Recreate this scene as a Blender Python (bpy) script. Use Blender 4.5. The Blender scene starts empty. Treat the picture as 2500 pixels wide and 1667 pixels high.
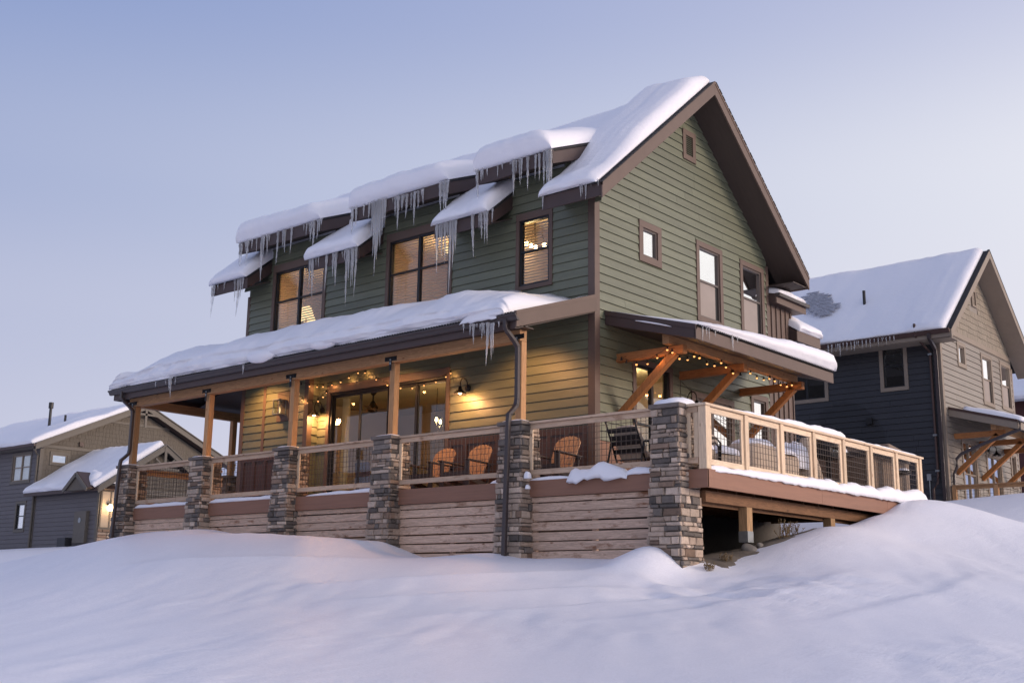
import bpy, math, random
import numpy as np
from mathutils import Vector, Matrix

random.seed(11)
sc = bpy.context.scene
col = sc.collection

# ------------------------------------------------------------------ camera
def make_camera():
    yaw, pit, rol = math.radians(40.737), math.radians(12.452), math.radians(0.795)
    fw = Vector((-math.sin(yaw)*math.cos(pit), math.cos(yaw)*math.cos(pit), math.sin(pit)))
    r = Vector((math.cos(yaw), math.sin(yaw), 0))
    u = r.cross(fw)
    R = r*math.cos(rol) + u*math.sin(rol)
    U = -r*math.sin(rol) + u*math.cos(rol)
    cam = bpy.data.cameras.new('camera')
    cam.sensor_width = 36.0
    cam.lens = 36.0*2819.98/2500.0
    cam.clip_start = 0.1
    cam.clip_end = 3000
    o = bpy.data.objects.new('camera', cam)
    m = Matrix.Identity(4)
    for i in range(3):
        m[i][0], m[i][1], m[i][2] = R[i], U[i], -fw[i]
    m[0][3], m[1][3], m[2][3] = 12.896, -17.393, -1.965
    o.matrix_world = m
    col.objects.link(o)
    sc.camera = o
make_camera()

# ------------------------------------------------------------------ sky, sun, exposure
SUN_AZ, SUN_EL = math.radians(22), math.radians(6.2)      # azimuth counted from +x towards +y
def make_world():
    w = bpy.data.worlds.new('World'); sc.world = w; w.use_nodes = True
    nt = w.node_tree; N = nt.nodes; L = nt.links; N.clear()
    out = N.new('ShaderNodeOutputWorld'); bg = N.new('ShaderNodeBackground')
    tc = N.new('ShaderNodeTexCoord')
    nrm = N.new('ShaderNodeVectorMath'); nrm.operation = 'NORMALIZE'
    L.new(tc.outputs['Generated'], nrm.inputs[0])
    sep = N.new('ShaderNodeSeparateXYZ'); L.new(nrm.outputs[0], sep.inputs[0])
    dot = N.new('ShaderNodeVectorMath'); dot.operation = 'DOT_PRODUCT'
    dot.inputs[1].default_value = (math.cos(SUN_AZ), math.sin(SUN_AZ), 0)
    L.new(nrm.outputs[0], dot.inputs[0])
    g = N.new('ShaderNodeMapRange'); g.inputs['From Min'].default_value = -1.0; g.inputs['From Max'].default_value = 1.0
    g.inputs['To Min'].default_value = 0; g.inputs['To Max'].default_value = 1
    L.new(dot.outputs['Value'], g.inputs['Value'])
    pw = N.new('ShaderNodeMath'); pw.operation = 'POWER'; pw.inputs[1].default_value = 1.2
    L.new(g.outputs[0], pw.inputs[0])
    def ramp(stops):
        r = N.new('ShaderNodeValToRGB'); cr = r.color_ramp; cr.interpolation = 'EASE'
        while len(cr.elements) > 1: cr.elements.remove(cr.elements[-1])
        for i, (p, c) in enumerate(stops):
            e = cr.elements[0] if i == 0 else cr.elements.new(p)
            e.position = p; e.color = (*c, 1)
        L.new(sep.outputs['Z'], r.inputs[0]); return r
    away = ramp([(0.0, (.55, .565, .735)), (.10, (.48, .515, .70)), (.22, (.43, .475, .68)), (.33, (.29, .365, .62)), (.50, (.165, .27, .57)), (1.0, (.25, .32, .54))])
    tow = ramp([(0.0, (1.7, 1.4, 1.25)), (.10, (1.5, 1.35, 1.25)), (.22, (1.20, 1.15, 1.12)), (.33, (1.33, 1.28, 1.20)), (.50, (.92, .88, .98)), (1.0, (.42, .45, .64))])
    mix = N.new('ShaderNodeMix'); mix.data_type = 'RGBA'; mix.blend_type = 'MIX'
    L.new(pw.outputs[0], mix.inputs['Factor']); L.new(away.outputs[0], mix.inputs[6]); L.new(tow.outputs[0], mix.inputs[7])
    sky = N.new('ShaderNodeTexSky'); sky.sky_type = 'NISHITA'; sky.sun_disc = False
    sky.sun_elevation = SUN_EL; sky.sun_rotation = math.pi/2 - SUN_AZ
    sky.ozone_density = 4.0; sky.dust_density = 1.0
    sk = N.new('ShaderNodeVectorMath'); sk.operation = 'SCALE'; sk.inputs['Scale'].default_value = 0.10
    L.new(sky.outputs[0], sk.inputs[0])
    mix2 = N.new('ShaderNodeMix'); mix2.data_type = 'RGBA'; mix2.inputs['Factor'].default_value = 0.05
    L.new(mix.outputs[2], mix2.inputs[6]); L.new(sk.outputs[0], mix2.inputs[7])
    L.new(mix2.outputs[2], bg.inputs['Color']); bg.inputs['Strength'].default_value = 1.0
    L.new(bg.outputs[0], out.inputs['Surface'])
make_world()
def make_sun():
    l = bpy.data.lights.new('sun', 'SUN'); l.energy = 4.3; l.angle = math.radians(26); l.color = (1.0, .79, .66)
    o = bpy.data.objects.new('sun', l); col.objects.link(o)
    d = Vector((math.cos(SUN_AZ)*math.cos(SUN_EL), math.sin(SUN_AZ)*math.cos(SUN_EL), math.sin(SUN_EL)))
    o.rotation_euler = d.to_track_quat('Z', 'Y').to_euler(); o.location = d*60
make_sun()
sc.view_settings.view_transform = 'Standard'
sc.view_settings.look = 'None'
sc.view_settings.exposure = 0.0
sc.view_settings.gamma = 1.0
sc.cycles.use_denoising = True
sc.cycles.max_bounces = 8
sc.cycles.transparent_max_bounces = 16
sc.cycles.sample_clamp_indirect = 4.0

# ------------------------------------------------------------------ materials
MATS = {}
def _new(name):
    m = bpy.data.materials.new(name); m.use_nodes = True
    nt = m.node_tree; nt.nodes.clear()
    out = nt.nodes.new('ShaderNodeOutputMaterial')
    b = nt.nodes.new('ShaderNodeBsdfPrincipled')
    nt.links.new(b.outputs[0], out.inputs[0])
    MATS[name] = m
    return m, nt, b, out
def _coords(nt, scale):
    tc = nt.nodes.new('ShaderNodeTexCoord'); mp = nt.nodes.new('ShaderNodeMapping')
    mp.inputs['Scale'].default_value = scale
    oi = nt.nodes.new('ShaderNodeObjectInfo')
    ad = nt.nodes.new('ShaderNodeVectorMath'); ad.operation = 'MULTIPLY_ADD'
    cb = nt.nodes.new('ShaderNodeCombineXYZ')
    for i in range(3): nt.links.new(oi.outputs['Random'], cb.inputs[i])
    nt.links.new(cb.outputs[0], ad.inputs[0]); ad.inputs[1].default_value = (37, 53, 71)
    nt.links.new(tc.outputs['Object'], ad.inputs[2])
    nt.links.new(ad.outputs[0], mp.inputs[0])
    return mp, oi
def _noise(nt, vec, scale, detail=4, rough=.6, dist=0):
    n = nt.nodes.new('ShaderNodeTexNoise'); n.inputs['Scale'].default_value = scale
    n.inputs['Detail'].default_value = detail; n.inputs['Roughness'].default_value = rough
    n.inputs['Distortion'].default_value = dist
    nt.links.new(vec.outputs[0], n.inputs['Vector']); return n
def _bump(nt, b, h, strength, dist=.01):
    bp = nt.nodes.new('ShaderNodeBump'); bp.inputs['Strength'].default_value = strength
    bp.inputs['Distance'].default_value = dist
    nt.links.new(h, bp.inputs['Height']); nt.links.new(bp.outputs[0], b.inputs['Normal'])
def _mulrange(nt, src, lo, hi):
    r = nt.nodes.new('ShaderNodeMapRange'); r.inputs['To Min'].default_value = lo; r.inputs['To Max'].default_value = hi
    nt.links.new(src, r.inputs['Value']); return r
def _shade(nt, colr, *facs):
    cur = None
    rgb = nt.nodes.new('ShaderNodeRGB'); rgb.outputs[0].default_value = (*colr, 1); cur = rgb.outputs[0]
    for f in facs:
        s = nt.nodes.new('ShaderNodeVectorMath'); s.operation = 'SCALE'
        nt.links.new(cur, s.inputs[0]); nt.links.new(f.outputs[0], s.inputs['Scale']); cur = s.outputs[0]
    return cur
def paint(name, colr, rough=.55, var=.12, objvar=.06, scale=3.0, stretch=(1, 1, 1), bump=.15, bscale=60, metal=0, spec=.4):
    m, nt, b, out = _new(name)
    mp, oi = _coords(nt, stretch)
    n = _noise(nt, mp, scale, 5, .65)
    f1 = _mulrange(nt, n.outputs[0], 1-var*2, 1+var*2)
    f2 = _mulrange(nt, oi.outputs['Random'], 1-objvar, 1+objvar)
    nt.links.new(_shade(nt, colr, f1, f2), b.inputs['Base Color'])
    b.inputs['Roughness'].default_value = rough; b.inputs['Metallic'].default_value = metal
    b.inputs['Specular IOR Level'].default_value = spec
    if bump:
        n2 = _noise(nt, mp, bscale, 3, .6); _bump(nt, b, n2.outputs[0], bump, .006)
    return m
def wood(name, colr, axis='x', dark=.45, stain=(.16, .07, .03), stain_amt=.5, knots=1.0, rough=.7):
    m, nt, b, out = _new(name)
    st = {'x': (.35, 5, 5), 'y': (5, .35, 5), 'z': (5, 5, .35)}[axis]
    mp, oi = _coords(nt, st)
    n = _noise(nt, mp, 3.2, 6, .62, 1.3)
    wv = nt.nodes.new('ShaderNodeMath'); wv.operation = 'SINE'
    ml = nt.nodes.new('ShaderNodeMath'); ml.operation = 'MULTIPLY'; ml.inputs[1].default_value = 34
    nt.links.new(n.outputs[0], ml.inputs[0]); nt.links.new(ml.outputs[0], wv.inputs[0])
    f1 = _mulrange(nt, wv.outputs[0], 1-dark*.5, 1+dark*.2); f1.inputs['From Min'].default_value = -1
    n3 = _noise(nt, mp, 16, 3, .6); f3 = _mulrange(nt, n3.outputs[0], .82, 1.18)
    f2 = _mulrange(nt, oi.outputs['Random'], .86, 1.12)
    base = _shade(nt, colr, f1, f2, f3)
    # stains and knots
    mp2, _ = _coords(nt, {'x': (1, 2.6, 2.6), 'y': (2.6, 1, 2.6), 'z': (2.6, 2.6, 1)}[axis])
    ns = _noise(nt, mp2, 2.1, 5, .7)
    rs = nt.nodes.new('ShaderNodeMapRange'); rs.inputs['From Min'].default_value = .56; rs.inputs['From Max'].default_value = .72
    rs.inputs['To Max'].default_value = stain_amt; nt.links.new(ns.outputs[0], rs.inputs[0])
    vor = nt.nodes.new('ShaderNodeTexVoronoi'); vor.inputs['Scale'].default_value = 2.3
    nt.links.new(mp2.outputs[0], vor.inputs['Vector'])
    kn = nt.nodes.new('ShaderNodeMapRange'); kn.inputs['From Min'].default_value = .05; kn.inputs['From Max'].default_value = .11
    kn.inputs['To Min'].default_value = .85*knots; kn.inputs['To Max'].default_value = 0
    nt.links.new(vor.outputs['Distance'], kn.inputs[0])
    mx = nt.nodes.new('ShaderNodeMath'); mx.operation = 'MAXIMUM'
    nt.links.new(rs.outputs[0], mx.inputs[0]); nt.links.new(kn.outputs[0], mx.inputs[1])
    mc = nt.nodes.new('ShaderNodeMix'); mc.data_type = 'RGBA'; mc.inputs[7].default_value = (*stain, 1)
    nt.links.new(mx.outputs[0], mc.inputs['Factor']); nt.links.new(base, mc.inputs[6])
    nt.links.new(mc.outputs[2], b.inputs['Base Color'])
    b.inputs['Roughness'].default_value = rough; b.inputs['Specular IOR Level'].default_value = .25
    _bump(nt, b, wv.outputs[0], .12, .004)
    return m
def stone(name, colr, dark):
    m, nt, b, out = _new(name)
    mp, oi = _coords(nt, (1, 1, 1))
    n = _noise(nt, mp, 9, 6, .7); n2 = _noise(nt, mp, 46, 4, .7)
    f1 = _mulrange(nt, n.outputs[0], .55, 1.4); f2 = _mulrange(nt, oi.outputs['Random'], .72, 1.22); f3 = _mulrange(nt, n2.outputs[0], .8, 1.2)
    rgb = _shade(nt, colr, f1, f2, f3)
    mc = nt.nodes.new('ShaderNodeMix'); mc.data_type = 'RGBA'; mc.inputs[7].default_value = (*dark, 1)
    r = nt.nodes.new('ShaderNodeMapRange'); r.inputs['From Min'].default_value = .52; r.inputs['From Max'].default_value = .75; r.inputs['To Max'].default_value = .6
    n4 = _noise(nt, mp, 14, 5, .7); nt.links.new(n4.outputs[0], r.inputs[0]); nt.links.new(r.outputs[0], mc.inputs['Factor'])
    nt.links.new(rgb, mc.inputs[6]); nt.links.new(mc.outputs[2], b.inputs['Base Color'])
    b.inputs['Roughness'].default_value = .85; b.inputs['Specular IOR Level'].default_value = .2
    _bump(nt, b, n2.outputs[0], .5, .012)
def snow(name, colr=(.86, .87, .91), bump=.25, scale=7, grain=90, gv=.03):
    m, nt, b, out = _new(name)
    tc = nt.nodes.new('ShaderNodeTexCoord')
    n = _noise(nt, tc, scale, 6, .6); n.inputs['Vector']; nt.links.new(tc.outputs['Object'], n.inputs['Vector'])
    n2 = _noise(nt, tc, grain, 3, .7); nt.links.new(tc.outputs['Object'], n2.inputs['Vector'])
    f1 = _mulrange(nt, n.outputs[0], .975, 1.02); f2 = _mulrange(nt, n2.outputs[0], 1-gv*1.6, 1+gv*1.2)
    nt.links.new(_shade(nt, colr, f1, f2), b.inputs['Base Color'])
    b.inputs['Roughness'].default_value = .45; b.inputs['Specular IOR Level'].default_value = .25
    b.inputs['Subsurface Weight'].default_value = .0
    ad = nt.nodes.new('ShaderNodeMath'); ad.operation = 'MULTIPLY_ADD'; ad.inputs[1].default_value = .45
    nt.links.new(n2.outputs[0], ad.inputs[0]); nt.links.new(n.outputs[0], ad.inputs[2])
    _bump(nt, b, ad.outputs[0], bump, .03)
def snow_field(name, colr):
    m, nt, b, out = _new(name)
    tc = nt.nodes.new('ShaderNodeTexCoord')
    def mp(scale, rot):
        q = nt.nodes.new('ShaderNodeMapping'); q.inputs['Scale'].default_value = scale; q.inputs['Rotation'].default_value = (0, 0, rot)
        nt.links.new(tc.outputs['Object'], q.inputs[0]); return q
    st = _noise(nt, mp((5.5, 1.1, 3), math.radians(-33)), 1.0, 5, .62, .6)      # wind streaks
    md = _noise(nt, mp((1, 1, 1), 0), 9.0, 5, .6)
    gr = _noise(nt, mp((1, 1, 1), 0), 34.0, 5, .8)
    ms = _noise(nt, mp((1, 1, 1), 0), .35, 2, .5)                                # where the crust is rough
    mr = nt.nodes.new('ShaderNodeMapRange'); mr.inputs['From Min'].default_value = .42; mr.inputs['From Max'].default_value = .62; mr.inputs['To Min'].default_value = .25
    nt.links.new(ms.outputs[0], mr.inputs[0])
    def mul(a, c): q = nt.nodes.new('ShaderNodeMath'); q.operation = 'MULTIPLY'; nt.links.new(a, q.inputs[0]); (nt.links.new(c, q.inputs[1]) if not isinstance(c, float) else setattr(q.inputs[1], 'default_value', c)); return q.outputs[0]
    def add(a, c): q = nt.nodes.new('ShaderNodeMath'); nt.links.new(a, q.inputs[0]); nt.links.new(c, q.inputs[1]); return q.outputs[0]
    h = add(add(mul(st.outputs[0], mr.outputs[0]), mul(mul(md.outputs[0], .35), mr.outputs[0])), mul(gr.outputs[0], .22))
    _bump(nt, b, h, .38, .04)
    f2 = _mulrange(nt, gr.outputs[0], .84, 1.13); f1 = _mulrange(nt, md.outputs[0], .965, 1.03)
    nt.links.new(_shade(nt, colr, f1, f2), b.inputs['Base Color'])
    b.inputs['Roughness'].default_value = .42; b.inputs['Specular IOR Level'].default_value = .3
def emit(name, colr, s):
    m = bpy.data.materials.new(name); m.use_nodes = True; nt = m.node_tree; nt.nodes.clear()
    o = nt.nodes.new('ShaderNodeOutputMaterial'); e = nt.nodes.new('ShaderNodeEmission')
    e.inputs[0].default_value = (*colr, 1); e.inputs[1].default_value = s
    nt.links.new(e.outputs[0], o.inputs[0]); MATS[name] = m
def glass(name, refl=.12, tint=(.92, .95, .95), rough=.0):
    m = bpy.data.materials.new(name); m.use_nodes = True; nt = m.node_tree; nt.nodes.clear()
    o = nt.nodes.new('ShaderNodeOutputMaterial'); tr = nt.nodes.new('ShaderNodeBsdfTransparent'); gl = nt.nodes.new('ShaderNodeBsdfGlossy')
    tr.inputs[0].default_value = (*tint, 1); gl.inputs['Roughness'].default_value = rough; gl.inputs[0].default_value = (1, 1, 1, 1)
    fr = nt.nodes.new('ShaderNodeLayerWeight'); fr.inputs[0].default_value = .5
    p5 = nt.nodes.new('ShaderNodeMath'); p5.operation = 'POWER'; p5.inputs[1].default_value = 4.0; nt.links.new(fr.outputs['Facing'], p5.inputs[0])
    ad = nt.nodes.new('ShaderNodeMath'); ad.operation = 'ADD'; ad.inputs[1].default_value = refl; ad.use_clamp = True
    nt.links.new(p5.outputs[0], ad.inputs[0])
    tc = nt.nodes.new('ShaderNodeTexCoord'); nz = nt.nodes.new('ShaderNodeTexNoise'); nz.inputs['Scale'].default_value = 1.3; nz.inputs['Detail'].default_value = 1
    nt.links.new(tc.outputs['Object'], nz.inputs['Vector'])
    bp = nt.nodes.new('ShaderNodeBump'); bp.inputs['Strength'].default_value = .06; bp.inputs['Distance'].default_value = .05
    nt.links.new(nz.outputs[0], bp.inputs['Height']); nt.links.new(bp.outputs[0], gl.inputs['Normal'])
    mx = nt.nodes.new('ShaderNodeMixShader'); nt.links.new(ad.outputs[0], mx.inputs[0]); nt.links.new(tr.outputs[0], mx.inputs[1]); nt.links.new(gl.outputs[0], mx.inputs[2])
    nt.links.new(mx.outputs[0], o.inputs[0]); MATS[name] = m
def ice(name):
    m, nt, b, out = _new(name)
    b.inputs['Base Color'].default_value = (.97, .975, .99, 1); b.inputs['Roughness'].default_value = .09
    b.inputs['Transmission Weight'].default_value = .74; b.inputs['IOR'].default_value = 1.31
    mp, oi = _coords(nt, (1, 1, .25)); n = _noise(nt, mp, 40, 3, .6); _bump(nt, b, n.outputs[0], .5, .01)

paint('green_siding', (.142, .152, .104), .40, .16, .10, 2.4, (.5, .5, 4), .5, 38, spec=.5)
paint('trim_brown', (.118, .080, .064), .55, .10, .06, 3, (1, 1, 1), .35, 50)
paint('fascia_brown', (.062, .040, .036), .5, .10, .05, 3, (1, 1, 1), .3, 50)
paint('gutter_brown', (.052, .040, .040), .35, .06, 0, 3, (1, 1, 1), 0)
paint('panel_brown', (.062, .032, .026), .5, .10, .06, 3, (1, 1, 1), .2, 50)
paint('soffit_brown', (.06, .043, .036), .6, .12, .05, 2, (8, 1, 1), .2, 50)
paint('composite_brown', (.25, .128, .084), .6, .12, .06, 3, (.4, .4, 7), .25, 30)
paint('black_vinyl', (.014, .014, .016), .35, .05, 0, 3, (1, 1, 1), 0)
paint('bronze_vinyl', (.10, .08, .072), .45, .05, 0, 3, (1, 1, 1), 0)
paint('black_metal', (.014, .013, .014), .4, .1, 0, 5, (1, 1, 1), .1, 60, .3)
paint('wire_metal', (.075, .055, .045), .5, .1, 0, 5, (1, 1, 1), 0, 60, .2)
paint('galvanized', (.30, .32, .33), .4, .15, 0, 8, (1, 1, 1), .1, 60, .7)
paint('mortar', (.135, .125, .115), .95, .15, 0, 20, (1, 1, 1), .5, 60)
paint('cap_stone', (.15, .125, .11), .9, .2, .05, 8, (1, 1, 1), .6, 40)
paint('shingle_dark', (.035, .033, .035), .9, .2, .1, 6, (1, 1, 1), .5, 40)
paint('beige_fabric', (.50, .40, .31), .9, .08, .05, 5, (1, 1, 1), .3, 80)
paint('tan_slat', (.42, .23, .125), .6, .10, .08, 4, (1, 1, 1), .2, 50)
paint('chair_brown', (.062, .044, .038), .55, .1, .05, 4, (1, 1, 1), .15, 50)
paint('room_wall', (.55, .42, .33), .8, .04, 0, 2, (1, 1, 1), 0)
paint('room_ceiling', (.62, .52, .34), .8, .04, 0, 2, (1, 1, 1), 0)
paint('room_floor', (.12, .07, .04), .5, .15, 0, 3, (1, 6, 1), .1)
def translucent(name, colr, f):
    m, nt, b, out = _new(name)
    b.inputs['Base Color'].default_value = (*colr, 1); b.inputs['Roughness'].default_value = .5
    t = nt.nodes.new('ShaderNodeBsdfTranslucent'); t.inputs[0].default_value = (*colr, 1)
    n = _noise(nt, _coords(nt, (1, 1, 1))[0], 3, 2); r = _mulrange(nt, n.outputs[0], f-.06, f+.06)
    mx = nt.nodes.new('ShaderNodeMixShader'); nt.links.new(r.outputs[0], mx.inputs[0])
    nt.links.new(b.outputs[0], mx.inputs[1]); nt.links.new(t.outputs[0], mx.inputs[2]); nt.links.new(mx.outputs[0], out.inputs[0])
translucent('blind_slat', (.66, .50, .34), .45)
paint('white_shade', (.78, .75, .72), .7, .03, 0, 2, (1, 1, 1), 0)
paint('purple_cloth', (.10, .085, .17), .9, .1, 0, 6, (1, 1, 1), .2)
paint('curtain', (.62, .52, .30), .9, .1, 0, 6, (1, 1, 1), .1)
paint('tub_brown', (.20, .14, .10), .6, .12, .05, 4, (1, 1, 6), .2)
paint('tub_cover', (.05, .042, .042), .7, .15, 0, 4, (1, 1, 1), .2)
paint('dirt', (.17, .14, .11), .95, .3, 0, 5, (1, 1, 1), 1.0, 12)
paint('rock', (.16, .145, .13), .9, .25, .1, 6, (1, 1, 1), .8, 20)
paint('dry_weed', (.20, .14, .075), .9, .2, .1, 6, (1, 1, 1), 0)
paint('charcoal_siding', (.032, .032, .036), .5, .10, .05, 2.2, (.6, .6, 3), .35, 45)
paint('gable_siding_lit', (.235, .205, .175), .42, .10, .05, 2.2, (.6, .6, 3), .35, 45)  # the grey house's gable siding, with the evening glow put into its colour
paint('greige_trim', (.23, .185, .145), .55, .08, .05, 3, (1, 1, 1), .2, 50)
paint('greige_shake', (.235, .20, .155), .7, .12, .08, 3, (4, 4, .6), .4, 40)
paint('taupe_siding', (.115, .105, .110), .55, .08, .04, 2.2, (.6, .6, 3), .3, 45)
paint('taupe_shake', (.125, .108, .088), .8, .16, .10, 3, (5, 5, .5), .4, 40)
paint('taupe_trim', (.125, .11, .092), .6, .08, .04, 3, (1, 1, 1), .2, 50)
paint('cream_panel', (.42, .35, .27), .7, .05, 0, 3, (1, 1, 1), .1, 50)
paint('maroon_siding', (.07, .022, .02), .6, .08, .04, 3, (1, 1, 3), .2, 45)
paint('blue_shingle', (.36, .37, .42), .9, .3, .15, 8, (1, 1, 1), .5, 30)
paint('pipe_black', (.02, .02, .022), .5, .1, 0, 4, (1, 1, 1), 0)
paint('grey_box', (.25, .26, .27), .5, .05, 0, 4, (1, 1, 1), 0)
paint('screen', (.30, .26, .235), .8, .08, 0, 2, (1, 1, 1), 0)
wood('cedar_post', (.47, .26, .125), 'z', .35, (.18, .06, .02), .25)
wood('cedar_beam', (.44, .245, .12), 'x', .45, (.18, .06, .02), .3)
wood('cedar_beam_y', (.44, .245, .12), 'y', .45, (.18, .06, .02), .3)
wood('cedar_brace', (.40, .17, .06), 'z', .4, (.16, .05, .02), .25)
wood('cedar_rigger', (.38, .16, .06), 'x', .4, (.16, .05, .02), .25)
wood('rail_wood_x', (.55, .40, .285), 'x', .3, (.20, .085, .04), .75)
wood('rail_wood_y_sunlit', (.74, .58, .42), 'y', .25, (.26, .12, .05), .4)  # side rail wood, paler than the front rails: sunlight put into the colour
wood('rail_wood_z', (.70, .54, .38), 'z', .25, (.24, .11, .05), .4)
wood('plank_wood', (.60, .43, .325), 'x', .42, (.19, .08, .035), .95)
wood('under_beam', (.20, .105, .055), 'y', .4, (.06, .03, .02), .5)
wood('under_post', (.40, .25, .13), 'z', .4, (.14, .06, .03), .4)
stone('stone_tan', (.40, .31, .245), (.18, .14, .11))
stone('stone_cream', (.49, .395, .32), (.25, .19, .15))
stone('stone_brown', (.25, .175, .13), (.10, .07, .055))
stone('stone_grey', (.135, .117, .105), (.04, .036, .034))
stone('stone_slate', (.19, .163, .143), (.06, .053, .05))
snow('snow', (.86, .862, .91), .35, 9, 80, .05); snow_field('snow_ground', (.872, .872, .930))
emit('bulb_glow', (1.0, .40, .12), 2.6); emit('lamp_glow', (1.0, .72, .38), 22); emit('shade_glow', (1.0, .66, .30), 2.2); emit('jar_glow', (1.0, .66, .30), 26); emit('can_light', (1.0, .86, .6), 14)
glass('glass_front', .06); glass('glass_side', .72); glass('glass_door', .05); glass('glass_far', .10)
glass('glass_jar', .02)
ice('ice')

# ------------------------------------------------------------------ object helpers
def tag(o, label=None, cat=None, group=None, kind=None):
    if label: o['label'] = label
    if cat: o['category'] = cat
    if group: o['group'] = group
    if kind: o['kind'] = kind
    return o
def empty(name, loc, label, cat, group=None, rz=0.0):
    e = bpy.data.objects.new(name, None); col.objects.link(e)
    e.location = loc; e.rotation_euler = (0, 0, rz); e.empty_display_size = .2
    return tag(e, label, cat, group)
def attach(o, parent):
    o.parent = parent
    if parent.type == 'EMPTY' and parent.parent is None:
        o.matrix_parent_inverse = Matrix.LocRotScale(parent.location, parent.rotation_euler, None).inverted()
def link(name, me, mat, parent=None, local=False):
    o = bpy.data.objects.new(name, me); col.objects.link(o)
    if mat and not me.materials: me.materials.append(MATS[mat])
    if parent is not None:
        if local: o.parent = parent
        else: attach(o, parent)
    return o
class MB:
    def __init__(s): s.v = []; s.f = []
    def hexa(s, p):
        b = len(s.v); s.v += [tuple(q) for q in p]
        s.f += [(b, b+3, b+2, b+1), (b+4, b+5, b+6, b+7), (b, b+1, b+5, b+4), (b+1, b+2, b+6, b+5), (b+2, b+3, b+7, b+6), (b+3, b, b+4, b+7)]
        return s
    def box(s, x0, x1, y0, y1, z0, z1):
        if x0 > x1: x0, x1 = x1, x0
        if y0 > y1: y0, y1 = y1, y0
        if z0 > z1: z0, z1 = z1, z0
        return s.hexa([(x0, y0, z0), (x1, y0, z0), (x1, y1, z0), (x0, y1, z0), (x0, y0, z1), (x1, y0, z1), (x1, y1, z1), (x0, y1, z1)])
    def beam(s, p0, p1, w, h, up=(0, 0, 1)):
        p0, p1 = Vector(p0), Vector(p1); d = (p1-p0).normalized()
        sd = d.cross(Vector(up)).normalized(); u = sd.cross(d)
        q = []
        for p in (p0, p1):
            for a, c in ((-1, -1), (1, -1), (1, 1), (-1, 1)): q.append(p+sd*(a*w/2)+u*(c*h/2))
        return s.hexa(q)
    def tube(s, pts, r, n=8, caps=True):
        pts = [Vector(p) for p in pts]; rs = r if isinstance(r, (list, tuple)) else [r]*len(pts)
        b = len(s.v); ref = Vector((0, 0, 1))
        for i, p in enumerate(pts):
            d = (pts[min(i+1, len(pts)-1)]-pts[max(i-1, 0)]).normalized()
            rf = ref if abs(d.dot(ref)) < .95 else Vector((1, 0, 0))
            a = d.cross(rf).normalized(); c = d.cross(a)
            for k in range(n):
                t = 2*math.pi*k/n; s.v.append(tuple(p+(a*math.cos(t)+c*math.sin(t))*rs[i]))
        for i in range(len(pts)-1):
            for k in range(n):
                s.f.append((b+i*n+k, b+i*n+(k+1) % n, b+(i+1)*n+(k+1) % n, b+(i+1)*n+k))
        if caps:
            s.f.append(tuple(b+k for k in range(n))[::-1]); s.f.append(tuple(b+(len(pts)-1)*n+k for k in range(n)))
        return s
    def lathe(s, prof, c=(0, 0, 0), n=20, axis='z'):
        b = len(s.v)
        for r, z in prof:
            for k in range(n):
                t = 2*math.pi*k/n
                p = (r*math.cos(t), r*math.sin(t), z) if axis == 'z' else (r*math.cos(t), z, r*math.sin(t))
                s.v.append((c[0]+p[0], c[1]+p[1], c[2]+p[2]))
        for i in range(len(prof)-1):
            for k in range(n): s.f.append((b+i*n+k, b+i*n+(k+1) % n, b+(i+1)*n+(k+1) % n, b+(i+1)*n+k))
        return s
    def poly(s, pts):
        b = len(s.v); s.v += [tuple(p) for p in pts]; s.f.append(tuple(range(b, b+len(pts)))); return s
    def prism(s, pts, off):
        off = Vector(off); b = len(s.v); n = len(pts)
        s.v += [tuple(p) for p in pts] + [tuple(Vector(p)+off) for p in pts]
        s.f.append(tuple(range(b, b+n))); s.f.append(tuple(range(b+2*n-1, b+n-1, -1)))
        for k in range(n): s.f.append((b+k, b+n+k, b+n+(k+1) % n, b+(k+1) % n))
        return s
    def mesh(s, name, smooth=False):
        me = bpy.data.meshes.new(name); me.from_pydata(s.v, [], s.f); me.update()
        if smooth: me.polygons.foreach_set('use_smooth', [True]*len(me.polygons))
        return me
    def build(s, name, mat, parent=None, smooth=False, bev=0, local=False):
        o = link(name, s.mesh(name, smooth), mat, parent, local)
        if bev:
            md = o.modifiers.new('edge', 'BEVEL'); md.width = bev; md.segments = 2; md.limit_method = 'ANGLE'
        return o
def copy_tree(o, parent=None):
    c = o.copy(); col.objects.link(c); c.parent = parent
    for ch in o.children: copy_tree(ch, c)
    return c
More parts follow.
